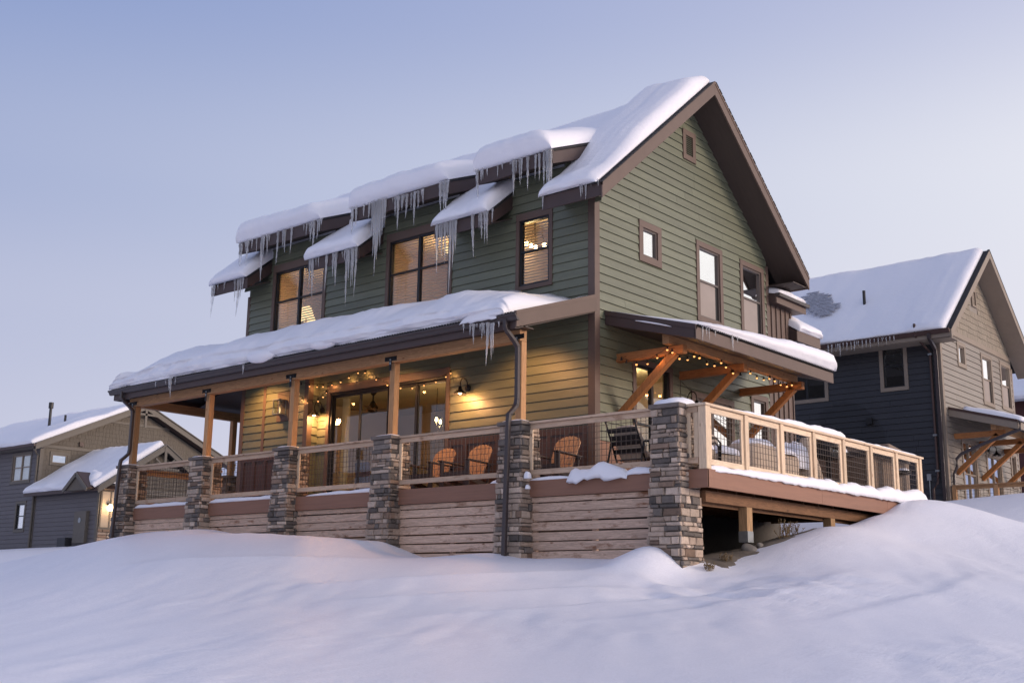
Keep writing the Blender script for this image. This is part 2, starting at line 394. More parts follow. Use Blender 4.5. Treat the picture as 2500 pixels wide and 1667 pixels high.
# value noise
_rng = np.random.RandomState(5); _T = _rng.rand(512, 512)
def vnoise(x, y):
    x = np.asarray(x, float); y = np.asarray(y, float)
    xi = np.floor(x).astype(int); yi = np.floor(y).astype(int); fx = x-xi; fy = y-yi
    fx = fx*fx*fx*(fx*(fx*6-15)+10); fy = fy*fy*fy*(fy*(fy*6-15)+10)
    a = _T[xi % 512, yi % 512]; b = _T[(xi+1) % 512, yi % 512]; c = _T[xi % 512, (yi+1) % 512]; d = _T[(xi+1) % 512, (yi+1) % 512]
    return (a*(1-fx)+b*fx)*(1-fy)+(c*(1-fx)+d*fx)*fy-.5
def fbm(x, y, o=4):
    s = 0; a = 1.0; f = 1.0
    for i in range(o): s = s+a*vnoise(np.asarray(x)*f+i*17.3, np.asarray(y)*f+i*9.1); a *= .5; f *= 2.03
    return s
def grid_mesh(name, P, closed_v=False, smooth=True):
    nu, nv = P.shape[:2]; me = bpy.data.meshes.new(name)
    idx = np.arange(nu*nv).reshape(nu, nv)
    if closed_v: a = idx[:-1]; b = np.roll(idx, -1, 1)[:-1]; c = np.roll(idx, -1, 1)[1:]; d = idx[1:]
    else: a = idx[:-1, :-1]; b = idx[:-1, 1:]; c = idx[1:, 1:]; d = idx[1:, :-1]
    F = np.stack([a, d, c, b], -1).reshape(-1, 4)
    me.from_pydata(P.reshape(-1, 3).tolist(), [], F.tolist()); me.update()
    if smooth: me.polygons.foreach_set('use_smooth', [True]*len(me.polygons))
    return me

# ------------------------------------------------------------------ snow-covered ground
CTRL = [(-12.9, -2.5, -.93), (-11.8, -2.35, -.76), (-10.1, -2.35, -.62), (-9.34, -2.35, -.66), (-8.6, -2.35, -.63), (-7.67, -2.35, -.75),
        (-6.7, -2.35, -.81), (-5.8, -2.35, -.84), (-4.84, -2.35, -.94), (-3.58, -2.4, -.99), (-3.1, -2.4, -1.0), (-2.75, -2.35, -1.2),
        (-1.52, -2.35, -1.31), (-.4, -2.4, -1.24), (.1, -2.35, -1.33), (1.13, -2.35, -1.34), (1.8, -2.35, -1.38), (2.3, -2.35, -1.33),
        (2.6, -2.4, -1.20), (2.88, -2.36, -1.19), (3.06, -2.42, -1.32), (3.20, -2.46, -1.52), (3.42, -2.4, -1.62), (3.6, -2.1, -1.60), (2.9, -3.0, -1.52), (3.4, -3.0, -1.74), (2.2, -3.0, -1.53), (3.7, -1.2, -1.40), (3.7, 0, -1.06), (3.7, .81, -.88),
        (3.72, 1.64, -.70), (3.72, 2.97, -.57), (3.72, 3.85, -.38), (3.72, 4.7, -.22), (3.8, 5.3, .0), (3.75, 6.5, .06), (3.8, 7.3, -.1),
        (2.6, -1.4, -1.35), (2.6, 1, -1.2), (2.6, 3.5, -1.0), (2.4, 6, -.6), (-2, 0, -1.5), (-8, 0, -1.4), (-2, 5, -1.2), (-10, 5, -1.0),
        (-13.6, 0, -.95), (-14, -2.6, -1.12), (-18, -2, -1.3), (-22, 4, -.9), (-14, 6, -.6),
        (-6, -5, -1.22), (-10, -4.6, -1.12), (-1.5, -4.5, -1.55), (0, -6.5, -1.95), (3.3, -4.6, -1.95), (2.2, -3.4, -1.62), (5.2, -2.5, -1.72), (6, -7, -2.28), (7.05, -10.5, -2.62),
        (8.6, -9.5, -2.56), (5.75, -11.9, -2.66), (4.8, -13.4, -2.70), (10.2, -8.8, -2.55), (-3.3, -9.5, -2.28), (-8.7, -6.9, -1.80), (-14, -6, -1.75), (12.9, -17.4, -3.55), (9, -21, -3.9),
        (6, 0, -1.42), (5, 2.5, -.95), (4.7, 4.8, -.42), (5.9, 5.5, -.66), (8, 5, -1.2), (9, 0, -1.85), (9, -5, -2.28), (14, 5, -1.9), (15, -6, -2.9),
        (4.6, 8.5, -.42), (2, 9.5, -.15), (1.0, 13, .45), (3, 14, .62), (5.5, 13, .35), (8, 13, -.1), (0, 17.6, 1.0), (2.2, 17.2, 1.12), (4.2, 16.8, 1.08), (6.5, 17, 1.0), (-5, 16, .8), (-5, 11, 0), (0, 30, 1.6), (16, 20, 0),
        (-40, 9, -.1), (-46, 9.2, -.3), (-36, 12.5, .2), (-33, 20, .6), (-30, 5, -.6), (-40, -10, -2.2), (-60, 0, -1.2), (-40, 40, 1.5), (-80, 60, 2), (30, -20, -4), (40, 40, 0), (-10, 60, 2.5), (20, -40, -6), (-30, -40, -5)]
class TPS:
    def __init__(s, pts):
        p = np.array(pts, float); s.p = p[:, :2]; n = len(p)
        K = s.k(np.hypot(*(s.p[:, None]-s.p[None]).transpose(2, 0, 1))) + np.eye(n)*.02
        A = np.zeros((n+3, n+3)); A[:n, :n] = K; A[:n, n] = 1; A[:n, n+1:] = s.p; A[n, :n] = 1; A[n+1:, :n] = s.p.T
        s.w = np.linalg.solve(A, np.concatenate([p[:, 2], [0, 0, 0]]))
    @staticmethod
    def k(r): return r*r*np.log(r+1e-9)
    def __call__(s, x, y):
        x = np.asarray(x, float); y = np.asarray(y, float); sh = x.shape; x = x.ravel(); y = y.ravel(); out = np.empty_like(x); n = len(s.p)
        for i in range(0, len(x), 20000):
            a = x[i:i+20000]; b = y[i:i+20000]
            r = np.hypot(a[:, None]-s.p[:, 0], b[:, None]-s.p[:, 1])
            out[i:i+20000] = s.k(r)@s.w[:n]+s.w[n]+s.w[n+1]*a+s.w[n+2]*b
        return out.reshape(sh)
TER = TPS(CTRL)
DRIFTS = [([(2.7, -2.8), (1.2, -4.4), (-.9, -6.3)], .10), ([(3.7, -3.2), (2.5, -5.2), (.7, -7.3)], .085), ([(4.9, -2.8), (4.3, -5.0), (2.9, -8.2)], .075),
          ([(-3.0, -2.75), (-4.8, -3.35), (-7.6, -3.7)], .085), ([(5.6, -1.2), (5.7, -4.0), (5.0, -7.2)], .055), ([(6.9, .5), (7.3, -2.5), (7.0, -6.0)], .05), ([(-1.2, -3.3), (-3.6, -5.2), (-6.4, -6.4)], .06)]
def terrain(x, y):
    x = np.asarray(x, float); y = np.asarray(y, float)
    z = TER(x, y)
    far = np.clip((np.hypot(x, y)-45)/60, 0, 1)
    z = z*(1-far)+1.0*far
    # hills beyond the houses
    d = np.hypot(x+5, y-10)
    z = z+np.clip((d-150)/500, 0, 1)**1.2*70*(.75+.9*fbm(x/160, y/160, 3))*(y > -40)
    m = np.clip((x+12.6)/.3, 0, 1)*np.clip((1.3-x)/.8, 0, 1)*np.clip((y+1.78)/.2, 0, 1)*np.clip((6.6-y)/.5, 0, 1)
    z = z-m*.9
    # drifts and wind ripples, running down the slope
    q = (x*.55-y*.83); r = (x*.83+y*.55)
    near = np.clip(1-np.hypot(x-4, y+4)/45, 0, 1)
    clear = np.clip((-2.6-y)/2.0, 0, 1)
    east = np.clip((x-4.0)/1.5, 0, 1)
    wn = np.maximum(clear, east)*near
    rid = 1-np.abs(fbm(r/.8+3, q/3.4, 3))*2.2
    rid2 = 1-np.abs(fbm(r/.30+9, q/1.3+.8*fbm(x/2, y/2, 2), 2))*2.2
    patch = np.clip(fbm(x/3.5+5, y/3.5, 2)*2.2+.35, 0, 1)*np.clip((x+9)/8, 0.15, 1)
    z = z+wn*(.010*rid+.020*rid2*patch)
    z = z+wn*(.020*fbm(x/3.2, y/3.2, 3)+.030*fbm(r/.5, q/2.6, 3)*(.3+.7*patch)+.010*fbm(x/.35, y/.35, 3)*patch)
    # wind-built drift ridges, steep on the lee side
    for pts, h in DRIFTS:
        best = np.full(x.shape, 1e9); sgn = np.zeros(x.shape); along = np.zeros(x.shape); n = len(pts)-1
        for k, ((ax, ay), (bx, by)) in enumerate(zip(pts, pts[1:])):
            dx, dy = bx-ax, by-ay; L2 = dx*dx+dy*dy
            t = np.clip(((x-ax)*dx+(y-ay)*dy)/L2, 0, 1)
            d = np.hypot(x-ax-t*dx, y-ay-t*dy); c = np.sign((x-ax)*dy-(y-ay)*dx)
            m2 = d < best; best = np.where(m2, d, best); sgn = np.where(m2, c, sgn); along = np.where(m2, (k+t)/n, along)
        w = .12*fbm(x/.9+h*50, y/.9, 2); sd = sgn*best+w
        prof = np.where(sd > 0, np.exp(-(sd/.16)**1.4), np.exp(-(np.abs(sd)/.75)**1.2))
        z = z+h*prof*np.sin(np.pi*np.clip(along, .001, .999))**.7*(best < 3)
    # rough trodden snow below the corner pillar
    t = np.exp(-((x-4.6)/1.7)**2-((y+3.3)/1.5)**2)
    z = z+t*.13*fbm(x/.55+3, y/.40, 3)
    return z
def make_ground():
    def axis(lo, f0, f1, hi, step):
        fine = np.arange(f0, f1, step); up = [f1]; d = step
        while up[-1] < hi: d *= 1.13; up.append(up[-1]+d)
        dn = [f0]; d = step
        while dn[-1] > lo: d *= 1.13; dn.append(dn[-1]-d)
        return np.array(sorted(dn[1:])+list(fine)+up)
    xs = axis(-900, -15, 14, 700, .095); ys = axis(-300, -18, 8, 1400, .095)
    X, Y = np.meshgrid(xs, ys, indexing='ij')
    P = np.stack([X, Y, terrain(X, Y)], -1)
    me = grid_mesh('snow_ground', P)
    o = link('ground', me, 'snow_ground')
    tag(o, 'smooth snow slope falling from the deck towards the viewer', 'ground', kind='structure')
make_ground()

# ------------------------------------------------------------------ snow shapes
def snow_slab(name, P0, U, V, N, L, D, thick, prof, nu=90, taper=(.3, .3), label='', amp=.10, seed=0, vmax=None, lip=.10, tmod=None, strata=.02):
    """closed snow body on a roof plane; prof: list of (v fraction or absolute, n fraction)."""
    P0, U, V, N = [np.array(a, float) for a in (P0, U, V, N)]
    us = np.linspace(0, 1, nu); us = (us-.5); us = (np.sign(us)*(1-(1-np.abs(us)*2)**1.35)/2+.5)*L
    rows = []
    nk = len(prof)
    for u in us:
        w = 1.0
        if taper[0]: q = min(1, max(0, u/taper[0])); w *= (1-(1-q)**3)**.5
        w0 = w
        Dm = D if vmax is None else max(.02, vmax(u))
        row = []
        for k, (vf, nf) in enumerate(prof):
            v = vf if vf <= .3 else .3+(vf-.3)/.7*(Dm-.3)
            v = min(v, Dm)
            t = thick
            if tmod: t = tmod(u, v)*thick
            w = w0
            if taper[1]:
                tr = taper[1](v) if callable(taper[1]) else taper[1]
                q = min(1, max(0, (L-u)/tr)); w = w0*(1-(1-q)**3)**.5
            wx = float(P0[0]+U[0]*u+V[0]*v); wy = float(P0[1]+U[1]*u+V[1]*v); wl = u+seed*13.7
            nz = float(fbm(wl/1.1, v/1.1+seed, 4))*amp+float(fbm(wl/.22, v/.22+seed, 2))*.022
            edge = float(fbm(wl/.75, 7+seed+k*.12, 3))*lip if vf <= .12 else 0
            st = strata*math.sin(k*2.4+wl*.15)*(1 if vf < .15 else 0)
            n = nf*(t+nz*(1 if nf > .3 else 0))*w
            if nf == 0: n = -.012
            row.append(P0+U*u+V*(v+(edge+st)*w*(1 if 0 < nf < .97 else .3)*(1 if nf > 0 else 0))+N*n)
        rows.append(row)
    P = np.array(rows)
    me = grid_mesh(name, P, closed_v=True)
    o = link(name, me, 'snow')
    tag(o, label, 'snow', kind='stuff')
    return o
LIP = [(.0, 0), (-.03, .12), (-.055, .3), (-.065, .5), (-.05, .68), (.0, .84), (.09, .95), (.2, 1.0), (.3, 1.0), (.36, 1.0), (.45, 1), (.55, 1.0), (.65, 1), (.75, 1), (.85, .98), (.93, .95), (1.0, .9), (1.0, 0)]
def snow_ridge(name, pts, w, h, label, seg=.08, lean=0, parent=None, seed=1, taper=.25, amp=.35, droop=0.0, nup=(0, 0, 1)):
    pts = [np.array(p, float) for p in pts]
    L = [0]
    for a, b in zip(pts, pts[1:]): L.append(L[-1]+np.linalg.norm(b-a))
    n = max(6, int(L[-1]/seg)); rows = []
    for i in range(n+1):
        s = L[-1]*i/n; j = min(max(np.searchsorted(L, s)-1, 0), len(pts)-2); f = (s-L[j])/(L[j+1]-L[j]+1e-9)
        p = pts[j]*(1-f)+pts[j+1]*f; d = pts[j+1]-pts[j]; d = d/np.linalg.norm(d)
        sd = np.cross(d, [0, 0, 1]); sd /= np.linalg.norm(sd)
        tp = min(1, s/taper, (L[-1]-s)/taper)**.5 if taper else 1
        hh = (h(s/L[-1]) if callable(h) else h)*tp*(1+amp*float(fbm(s/.35+seed*7, seed, 3)))
        ww = (w(s/L[-1]) if callable(w) else w)*(.55+.45*tp)*(1+.25*amp*float(fbm(s/.3+seed*3, 5+seed, 3)))
        row = []
        for k in range(13):
            a = math.pi*k/12; cx = math.cos(a); cz = math.sin(a)
            cx = math.copysign(abs(cx)**.75, cx); cz = cz**.7
            lump = 1+.12*float(fbm(s/.2+k*.3+seed, k*.4, 2))
            dr = -droop*max(0, cx)**3*(.6+.9*abs(float(fbm(s/.25, seed+3, 3))*2)) if droop else 0
            row.append(p+sd*(cx*ww/2*lump+lean*cz*hh)+np.array([0, 0, cz*hh*lump+dr]))
        row.append(p-sd*ww*.3+np.array([0, 0, -.01])); row.append(p+sd*ww*.3+np.array([0, 0, -.01]))
        rows.append(row)
    me = grid_mesh(name, np.array(rows), closed_v=True)
    o = link(name, me, 'snow', parent)
    if parent is None: tag(o, label, 'snow', kind='stuff')
    return o
def snow_mound(name, c, rx, ry, h, label, seed=1, flat=.55, parent=None, droop=0):
    n = 22; m = 26; rows = []
    for i in range(n+1):
        f = i/n; row = []
        for j in range(m):
            a = 2*math.pi*j/m; rr = 1+.16*float(fbm(math.cos(a)*1.5+seed*5, math.sin(a)*1.5+seed, 3))
            r = f*rr; z = h*(1-f**(2/flat))**flat if f < 1 else -.01
            z *= 1+.3*float(fbm(c[0]*3+r*math.cos(a)*2+seed, c[1]*3+r*math.sin(a)*2, 3))
            if f > .82: z -= droop*(f-.82)/.18
            ca, sa = math.cos(a), math.sin(a)
            sq = 1/max(abs(ca), abs(sa))**.55
            row.append((c[0]+rx*r*ca*sq, c[1]+ry*r*sa*sq, c[2]+z))
        rows.append(row)
    me = grid_mesh(name, np.array(rows), closed_v=True)
    o = link(name, me, 'snow', parent)
    if parent is None: tag(o, label, 'snow', kind='stuff')
    return o

def puffy(name, c, sx, sy, sz, mat, parent=None, e=.35, rot=(0, 0, 0), seed=0, smooth=True):
    rows = []; n, m = 14, 22
    R = Matrix.Rotation(rot[2], 3, 'Z')@Matrix.Rotation(rot[1], 3, 'Y')@Matrix.Rotation(rot[0], 3, 'X')
    f = lambda v, p: math.copysign(abs(v)**p, v)
    for i in range(n+1):
        a = -math.pi/2+math.pi*i/n; row = []
        for j in range(m):
            b = 2*math.pi*j/m
            p = Vector((sx*f(math.cos(a), e)*f(math.cos(b), e), sy*f(math.cos(a), e)*f(math.sin(b), e), sz*f(math.sin(a), e*1.3)))
            p *= 1+.07*float(fbm(p.x*4+seed, p.y*4+p.z*3, 2))
            p = R@p+Vector(c); row.append(tuple(p))
        rows.append(row)
    return link(name, grid_mesh(name, np.array(rows), closed_v=True), mat, parent)

# ------------------------------------------------------------------ walls, boards, windows
class Frame:
    def __init__(s, O, U, N): s.O = Vector(O); s.U = Vector(U); s.N = Vector(N)
    def __call__(s, u, n, z): p = s.O+s.U*u+s.N*n; return (p.x, p.y, p.z+z)
def intervals(a, b, blocks):
    segs = [(a, b)]
    for h0, h1 in blocks:
        ns = []
        for s0, s1 in segs:
            if h1 <= s0 or h0 >= s1: ns.append((s0, s1)); continue
            if h0 > s0: ns.append((s0, h0))
            if h1 < s1: ns.append((h1, s1))
        segs = ns
    return [s for s in segs if s[1]-s[0] > .012]
def strips(lo, hi, zb, zt, holes):
    lv = sorted({zb, zt} | {h[k] for h in holes for k in (2, 3) if zb+1e-4 < h[k] < zt-1e-4})
    res = []
    for a, b in zip(lv, lv[1:]):
        m = (a+b)/2
        bl = [(h[0], h[1]) for h in holes if h[2] < m < h[3]]
        l0, h0, l1, h1 = lo(a), hi(a), lo(b), hi(b)
        A, B = min(l0, l1), max(h0, h1)
        for s0, s1 in intervals(A, B, bl):
            res.append((max(s0, l0), min(s1, h0), max(s0, l1), min(s1, h1), a, b))
    return [r for r in res if r[1]-r[0] > 0 or r[3]-r[2] > 0]
def wall_backing(name, fr, lo, hi, z0, z1, holes, mat, parent, thick=.14, zl=()):
    mb = MB()
    lv = sorted({z0, z1, *[z for z in zl if z0 < z < z1]})
    for a, b in zip(lv, lv[1:]):
        for (a0, a1, b0, b1, za, zb) in strips(lo, hi, a, b, holes):
            a1 = max(a1, a0+1e-4); b1 = max(b1, b0+1e-4)
            q = [fr(a0, 0, za), fr(a1, 0, za), fr(a1, -thick, za), fr(a0, -thick, za), fr(b0, 0, zb), fr(b1, 0, zb), fr(b1, -thick, zb), fr(b0, -thick, zb)]
            mb.hexa(q)
    return mb.build(name, mat, parent)
def siding(fr, lo, hi, z0, z1, holes, mat, parent, expo=.182, maxlen=3.66, name='siding_board', rnd=None):
    rnd = rnd or random.Random(3)
    z = z0; out = 0
    while z < z1-.02:
        zt = min(z+expo, z1); hs = [h for h in holes if h[2] < zt-1e-3 and h[3] > z+1e-3]
        full = intervals(min(lo(z), lo(zt)), max(hi(z), hi(zt)), [(h[0], h[1]) for h in hs])
        pieces = []
        for s0, s1 in full:
            cuts = [s0]
            if s1-s0 > maxlen*1.15:
                c = s0+rnd.uniform(.6, maxlen)
                while c < s1-.5: cuts.append(c); c += maxlen*rnd.uniform(.8, 1)
            cuts.append(s1)
            for c0, c1 in zip(cuts, cuts[1:]):
                g0 = .003 if c0 > s0 else 0; g1 = .003 if c1 < s1 else 0
                pieces.append((max(c0+g0, lo(z)), min(c1-g1, hi(z)), max(c0+g0, lo(zt)), min(c1-g1, hi(zt)), z, zt))
        for h in hs:
            for a, b in ((z, h[2]), (h[3], zt)):
                if b-a > .02 and a >= z-1e-6 and b <= zt+1e-6: pieces.append((h[0], h[1], h[0], h[1], a, b))
        for a0, a1, b0, b1, za, zb in pieces:
            if a1-a0 < .01 and b1-b0 < .01: continue
            a1 = max(a1, a0+.001); b1 = max(b1, b0+.001)
            top = za+.004
            zs = za+(.010 if zb-za > .06 else .002)
            mb = MB().hexa([fr(a0, .001, zs), fr(a1, .001, zs), fr(a1, .034, zs), fr(a0, .034, zs), fr(b0, .001, zb), fr(b1, .001, zb), fr(b1, .012, zb), fr(b0, .012, zb)])
            mb.build(name, mat, parent); out += 1
        z = zt
    return out
def casing(fr, u0, u1, z0, z1, w, n0, n1, wt=None):
    mb = MB(); wt = wt or w
    if n1 == .034: n1 = .046
    def bx(a, b, c, d, m0=n0, m1=n1): mb.hexa([fr(a, m0, c), fr(b, m0, c), fr(b, m1, c), fr(a, m1, c), fr(a, m0, d), fr(b, m0, d), fr(b, m1, d), fr(a, m1, d)])
    bx(u0, u1, z1-wt, z1, n0, n1+.003); bx(u0, u1, z0, z0+w, n0, n1+.003); bx(u0, u0+w, z0+w, z1-wt); bx(u1-w, u1, z0+w, z1-wt)
    return mb
def fbox(fr, mb, a, b, c, d, m0, m1):
    return mb.hexa([fr(a, m0, c), fr(b, m0, c), fr(b, m1, c), fr(a, m1, c), fr(a, m0, d), fr(b, m0, d), fr(b, m1, d), fr(a, m1, d)])
def window(house, fr, u0, u1, z0, z1, tw, trim, vinyl, pane, cols=1, meet=True, blind=None, screen=False, fw=.045, name='window', blind_z=None, wt=None):
    """u0..z1 is the outer edge of the casing; returns the opening rectangle."""
    w = casing(fr, u0, u1, z0, z1, tw, -.02, .034, wt).build(name, trim, house, bev=.003)
    a, b, c, d = u0+tw, u1-tw, z0+tw, z1-(wt or tw)
    f = casing(fr, a, b, c, d, fw, -.075, .012)
    cw = (b-a)/cols; zm = c+(d-c)*.52
    for i in range(1, cols): fbox(fr, f, a+cw*i-fw*.75, a+cw*i+fw*.75, c+fw, d-fw, -.075, .012)
    f.build('frame', vinyl, w)
    for i in range(cols):
        l, r = a+cw*i+(fw if i == 0 else fw*.75), a+cw*(i+1)-(fw if i == cols-1 else fw*.75)
        if meet:
            s = MB(); fbox(fr, s, l, r, zm-.022, zm+.022, -.05, .006); s.build('meeting_rail', vinyl, w)
            cells = [(c+fw, zm-.022), (zm+.022, d-fw)]
        else: cells = [(c+fw, d-fw)]
        for k, (p, q) in enumerate(cells):
            g = MB(); fbox(fr, g, l, r, p, q, -.034, -.028); g.build('pane', pane, w)
            if screen and k == 0 and meet:
                g = MB(); fbox(fr, g, l+.005, r-.10, p, q, -.026, -.022); g.build('insect_screen', 'screen', w)
                g = MB(); fbox(fr, g, r-.10, r, p, q, -.026, -.022); g.build('screen_dark_gap', 'black_vinyl', w)  # black strip painted in as the dark gap beside the screen
    if blind == 'slats':
        bl = MB(); z = c+fw; zt = d-fw
        if blind_z: z = blind_z
        while z < zt-.02:
            for i in range(cols):
                l, r = a+cw*i+fw*.8, a+cw*(i+1)-fw*.8
                bl.hexa([fr(l, -.098, z+.044), fr(r, -.098, z+.044), fr(r, -.066, z), fr(l, -.066, z), fr(l, -.096, z+.0455), fr(r, -.096, z+.0455), fr(r, -.064, z+.0015), fr(l, -.064, z+.0015)])
            z += .062
        o = bl.build('blind', 'blind_slat', w); o['kind'] = 'stuff'
    elif blind:
        s = MB(); fbox(fr, s, a+.005, b-.005, c+.005, d-.005, -.085, -.08); s.build('shade', blind, w)
    return (a+.004, b-.004, c+.004, d-.004)
def room(house, name, x0, x1, y0, y1, z0, z1, parent_wall='room_wall', floor='room_floor', ceil='room_ceiling', back='room_wall', fr_holes=()):
    r = MB(); t = .05
    r.box(x0, x1, y1, y1+t, z0, z1).box(x0-t, x0, y0, y1+t, z0, z1)
    o = r.build(name, back, house)
    MB().box(x0-t, x1+t, y0, y1+t, z1, z1+t).build('ceiling', ceil, o)
    MB().box(x0-t, x1+t, y0, y1+t, z0-t, z0).build('floor', floor, o)
    return o
def point(name, loc, w, colr, r, parent=None):
    l = bpy.data.lights.new(name, 'POINT'); l.energy = w; l.color = colr; l.shadow_soft_size = r
    o = bpy.data.objects.new(name, l); col.objects.link(o); o.location = loc
    if parent is not None: attach(o, parent)
    return o

# ------------------------------------------------------------------ the green house
RS = .844                                   # main roof rise per metre
def zr(y): return 5.70+(y+.72)*RS if y < 3.48 else 5.70+(7.68-y)*RS
def porch_z(y): return 3.74+.345*y
house = empty('green_house', (-5.5, 3.5, 0), 'two-storey green lap-sided house with snowy gable roof and wraparound porch', 'house')
F0 = Frame((0, 0, 0), (1, 0, 0), (0, -1, 0)); FG = Frame((0, 0, 0), (0, 1, 0), (1, 0, 0)); FB = Frame((0, -.31, 0), (1, 0, 0), (0, -1, 0))
D_WALL = [(-10.25, -7.70), (-6.28, -3.60), (-2.20, -.70)]
D_EAVE = [(-10.62, -7.45), (-6.38, -3.30), (-2.52, -.50)]
FRAGS = [(-11.58, -10.12), (-7.80, -6.02), (-3.66, -2.10), (-.72, .70)]
def build_front():
    h1 = window(house, F0, -10.02, -7.97, 4.18, 6.10, .10, 'trim_brown', 'black_vinyl', 'glass_front', 2, True, 'slats', wt=.19)
    h2 = window(house, F0, -5.88, -3.80, 4.18, 6.10, .10, 'trim_brown', 'black_vinyl', 'glass_front', 2, True, 'slats', wt=.19)
    h3 = window(house, F0, -1.98, -1.02, 4.12, 5.76, .085, 'trim_brown', 'black_vinyl', 'glass_front', 1, True, 'slats', wt=.15)
    door = (-7.62, -3.88, .06, 2.60)
    gaps = [(-11.2, D_WALL[0][0], 5.72, 9), (D_WALL[0][1], D_WALL[1][0], 5.72, 9), (D_WALL[1][1], D_WALL[2][0], 5.72, 9), (D_WALL[2][1], .2, 5.72, 9)]
    lo, hi = (lambda z: -11.0), (lambda z: 0.0)
    w = wall_backing('front_wall', F0, lo, hi, 0, 6.55, [h1, h2, h3, door]+[(g[0], g[1], 6.22, 9) for g in gaps], 'green_siding', house)
    tr = [(-10.02, -7.97, 4.18, 6.10), (-5.88, -3.80, 4.18, 6.10), (-1.98, -1.02, 4.12, 5.76), (-7.72, -3.77, 0, 2.77)]
    siding(F0, lambda z: -10.92, lambda z: -.12, 1.24, 6.55, tr+gaps+[(-11, -8.05, 0, 3.3)], 'green_siding', w)
    # brown panelled wainscot
    ws = MB().box(-3.77, -.12, -.02, 0, 0, 1.22).build('wainscot', 'panel_brown', house)
    MB().box(-3.77, -.12, -.045, -.02, 1.09, 1.22).build('top_rail', 'panel_brown', ws)
    MB().box(-3.77, -.12, -.045, -.02, 0, .16).build('bottom_rail', 'panel_brown', ws)
    for i in range(9): MB().box(-3.77+i*.44, -3.77+i*.44+.10, -.045, -.02, .16, 1.09).build('stile', 'panel_brown', ws)
    # corner boards
    c = MB().box(-.12, 0, -.042, .001, 0, 5.72).box(0, .042, -.042, .12, 0, 5.72).build('corner_trim', 'trim_brown', house)
    c = MB().box(-11.03, -10.92, -.03, .001, 3.0, 5.45).build('corner_trim', 'trim_brown', house)
    # sliding door
    dr = casing(F0, -7.72, -3.77, .0, 2.77, .10, -.02, .046, .17).build('sliding_door', 'trim_brown', house, bev=.003)
    casing(F0, -7.62, -3.87, .04, 2.60, .05, -.09, .012).build('frame', 'black_vinyl', dr)
    ed = [-7.57, -6.64, -5.70, -4.82, -3.92]
    for i in range(4):
        n0 = -.05 if i in (0, 3) else -.03
        casing(F0, ed[i]-.02, ed[i+1]+.02, .09, 2.55, .065, n0-.03, n0).build('sash', 'black_vinyl', dr)
        g = MB(); fbox(F0, g, ed[i]+.045, ed[i+1]-.045, .155, 2.485, n0-.018, n0-.012); g.build('pane', 'glass_door', dr)
    MB().box(-6.62, -6.58, -.05, .0, 1.0, 1.22).build('handle', 'black_vinyl', dr)
build_front()
def build_bump():
    lo, hi = (lambda z: -10.58), (lambda z: -8.05)
    w = wall_backing('porch_bay_wall', FB, lo, hi, 0, 3.3, [], 'green_siding', house, .29)
    siding(FB, lambda z: -10.46, lambda z: -9.72, 1.28, 3.28, [], 'green_siding', w)
    siding(FB, lambda z: -9.62, lambda z: -8.17, 1.28, 3.28, [(-9.15, -8.70, 2.02, 2.72)], 'green_siding', w)
    FR = Frame((-8.05, 0, 0), (0, 1, 0), (1, 0, 0))
    siding(FR, lambda z: -.20, lambda z: -.012, 1.28, 3.28, [], 'green_siding', w)
    MB().box(-10.60, -10.46, -.345, -.30, 0, 3.3).build('corner_trim', 'trim_brown', house)
    MB().box(-9.72, -9.62, -.345, -.30, 1.28, 3.3).build('batten_trim', 'trim_brown', house)
    MB().box(-8.17, -8.02, -.345, -.31, 0, 3.3).box(-8.05, -8.02, -.31, -.20, 0, 3.3).build('corner_trim', 'trim_brown', house)
    ws = MB().box(-10.46, -8.17, -.33, -.31, 0, 1.26).build('wainscot', 'panel_brown', house)
    MB().box(-10.46, -8.17, -.355, -.33, 1.12, 1.26).build('top_rail', 'panel_brown', ws)
    for i in range(6): MB().box(-10.44+i*.435, -10.44+i*.435+.10, -.355, -.33, 0, 1.12).build('stile', 'panel_brown', ws)
    MB().box(-9.15, -8.70, -.36, -.31, 2.02, 2.72).build('light_block', 'trim_brown', house)
build_bump()
def gl(z): return max(0.0, (z-5.40)/RS-.72)
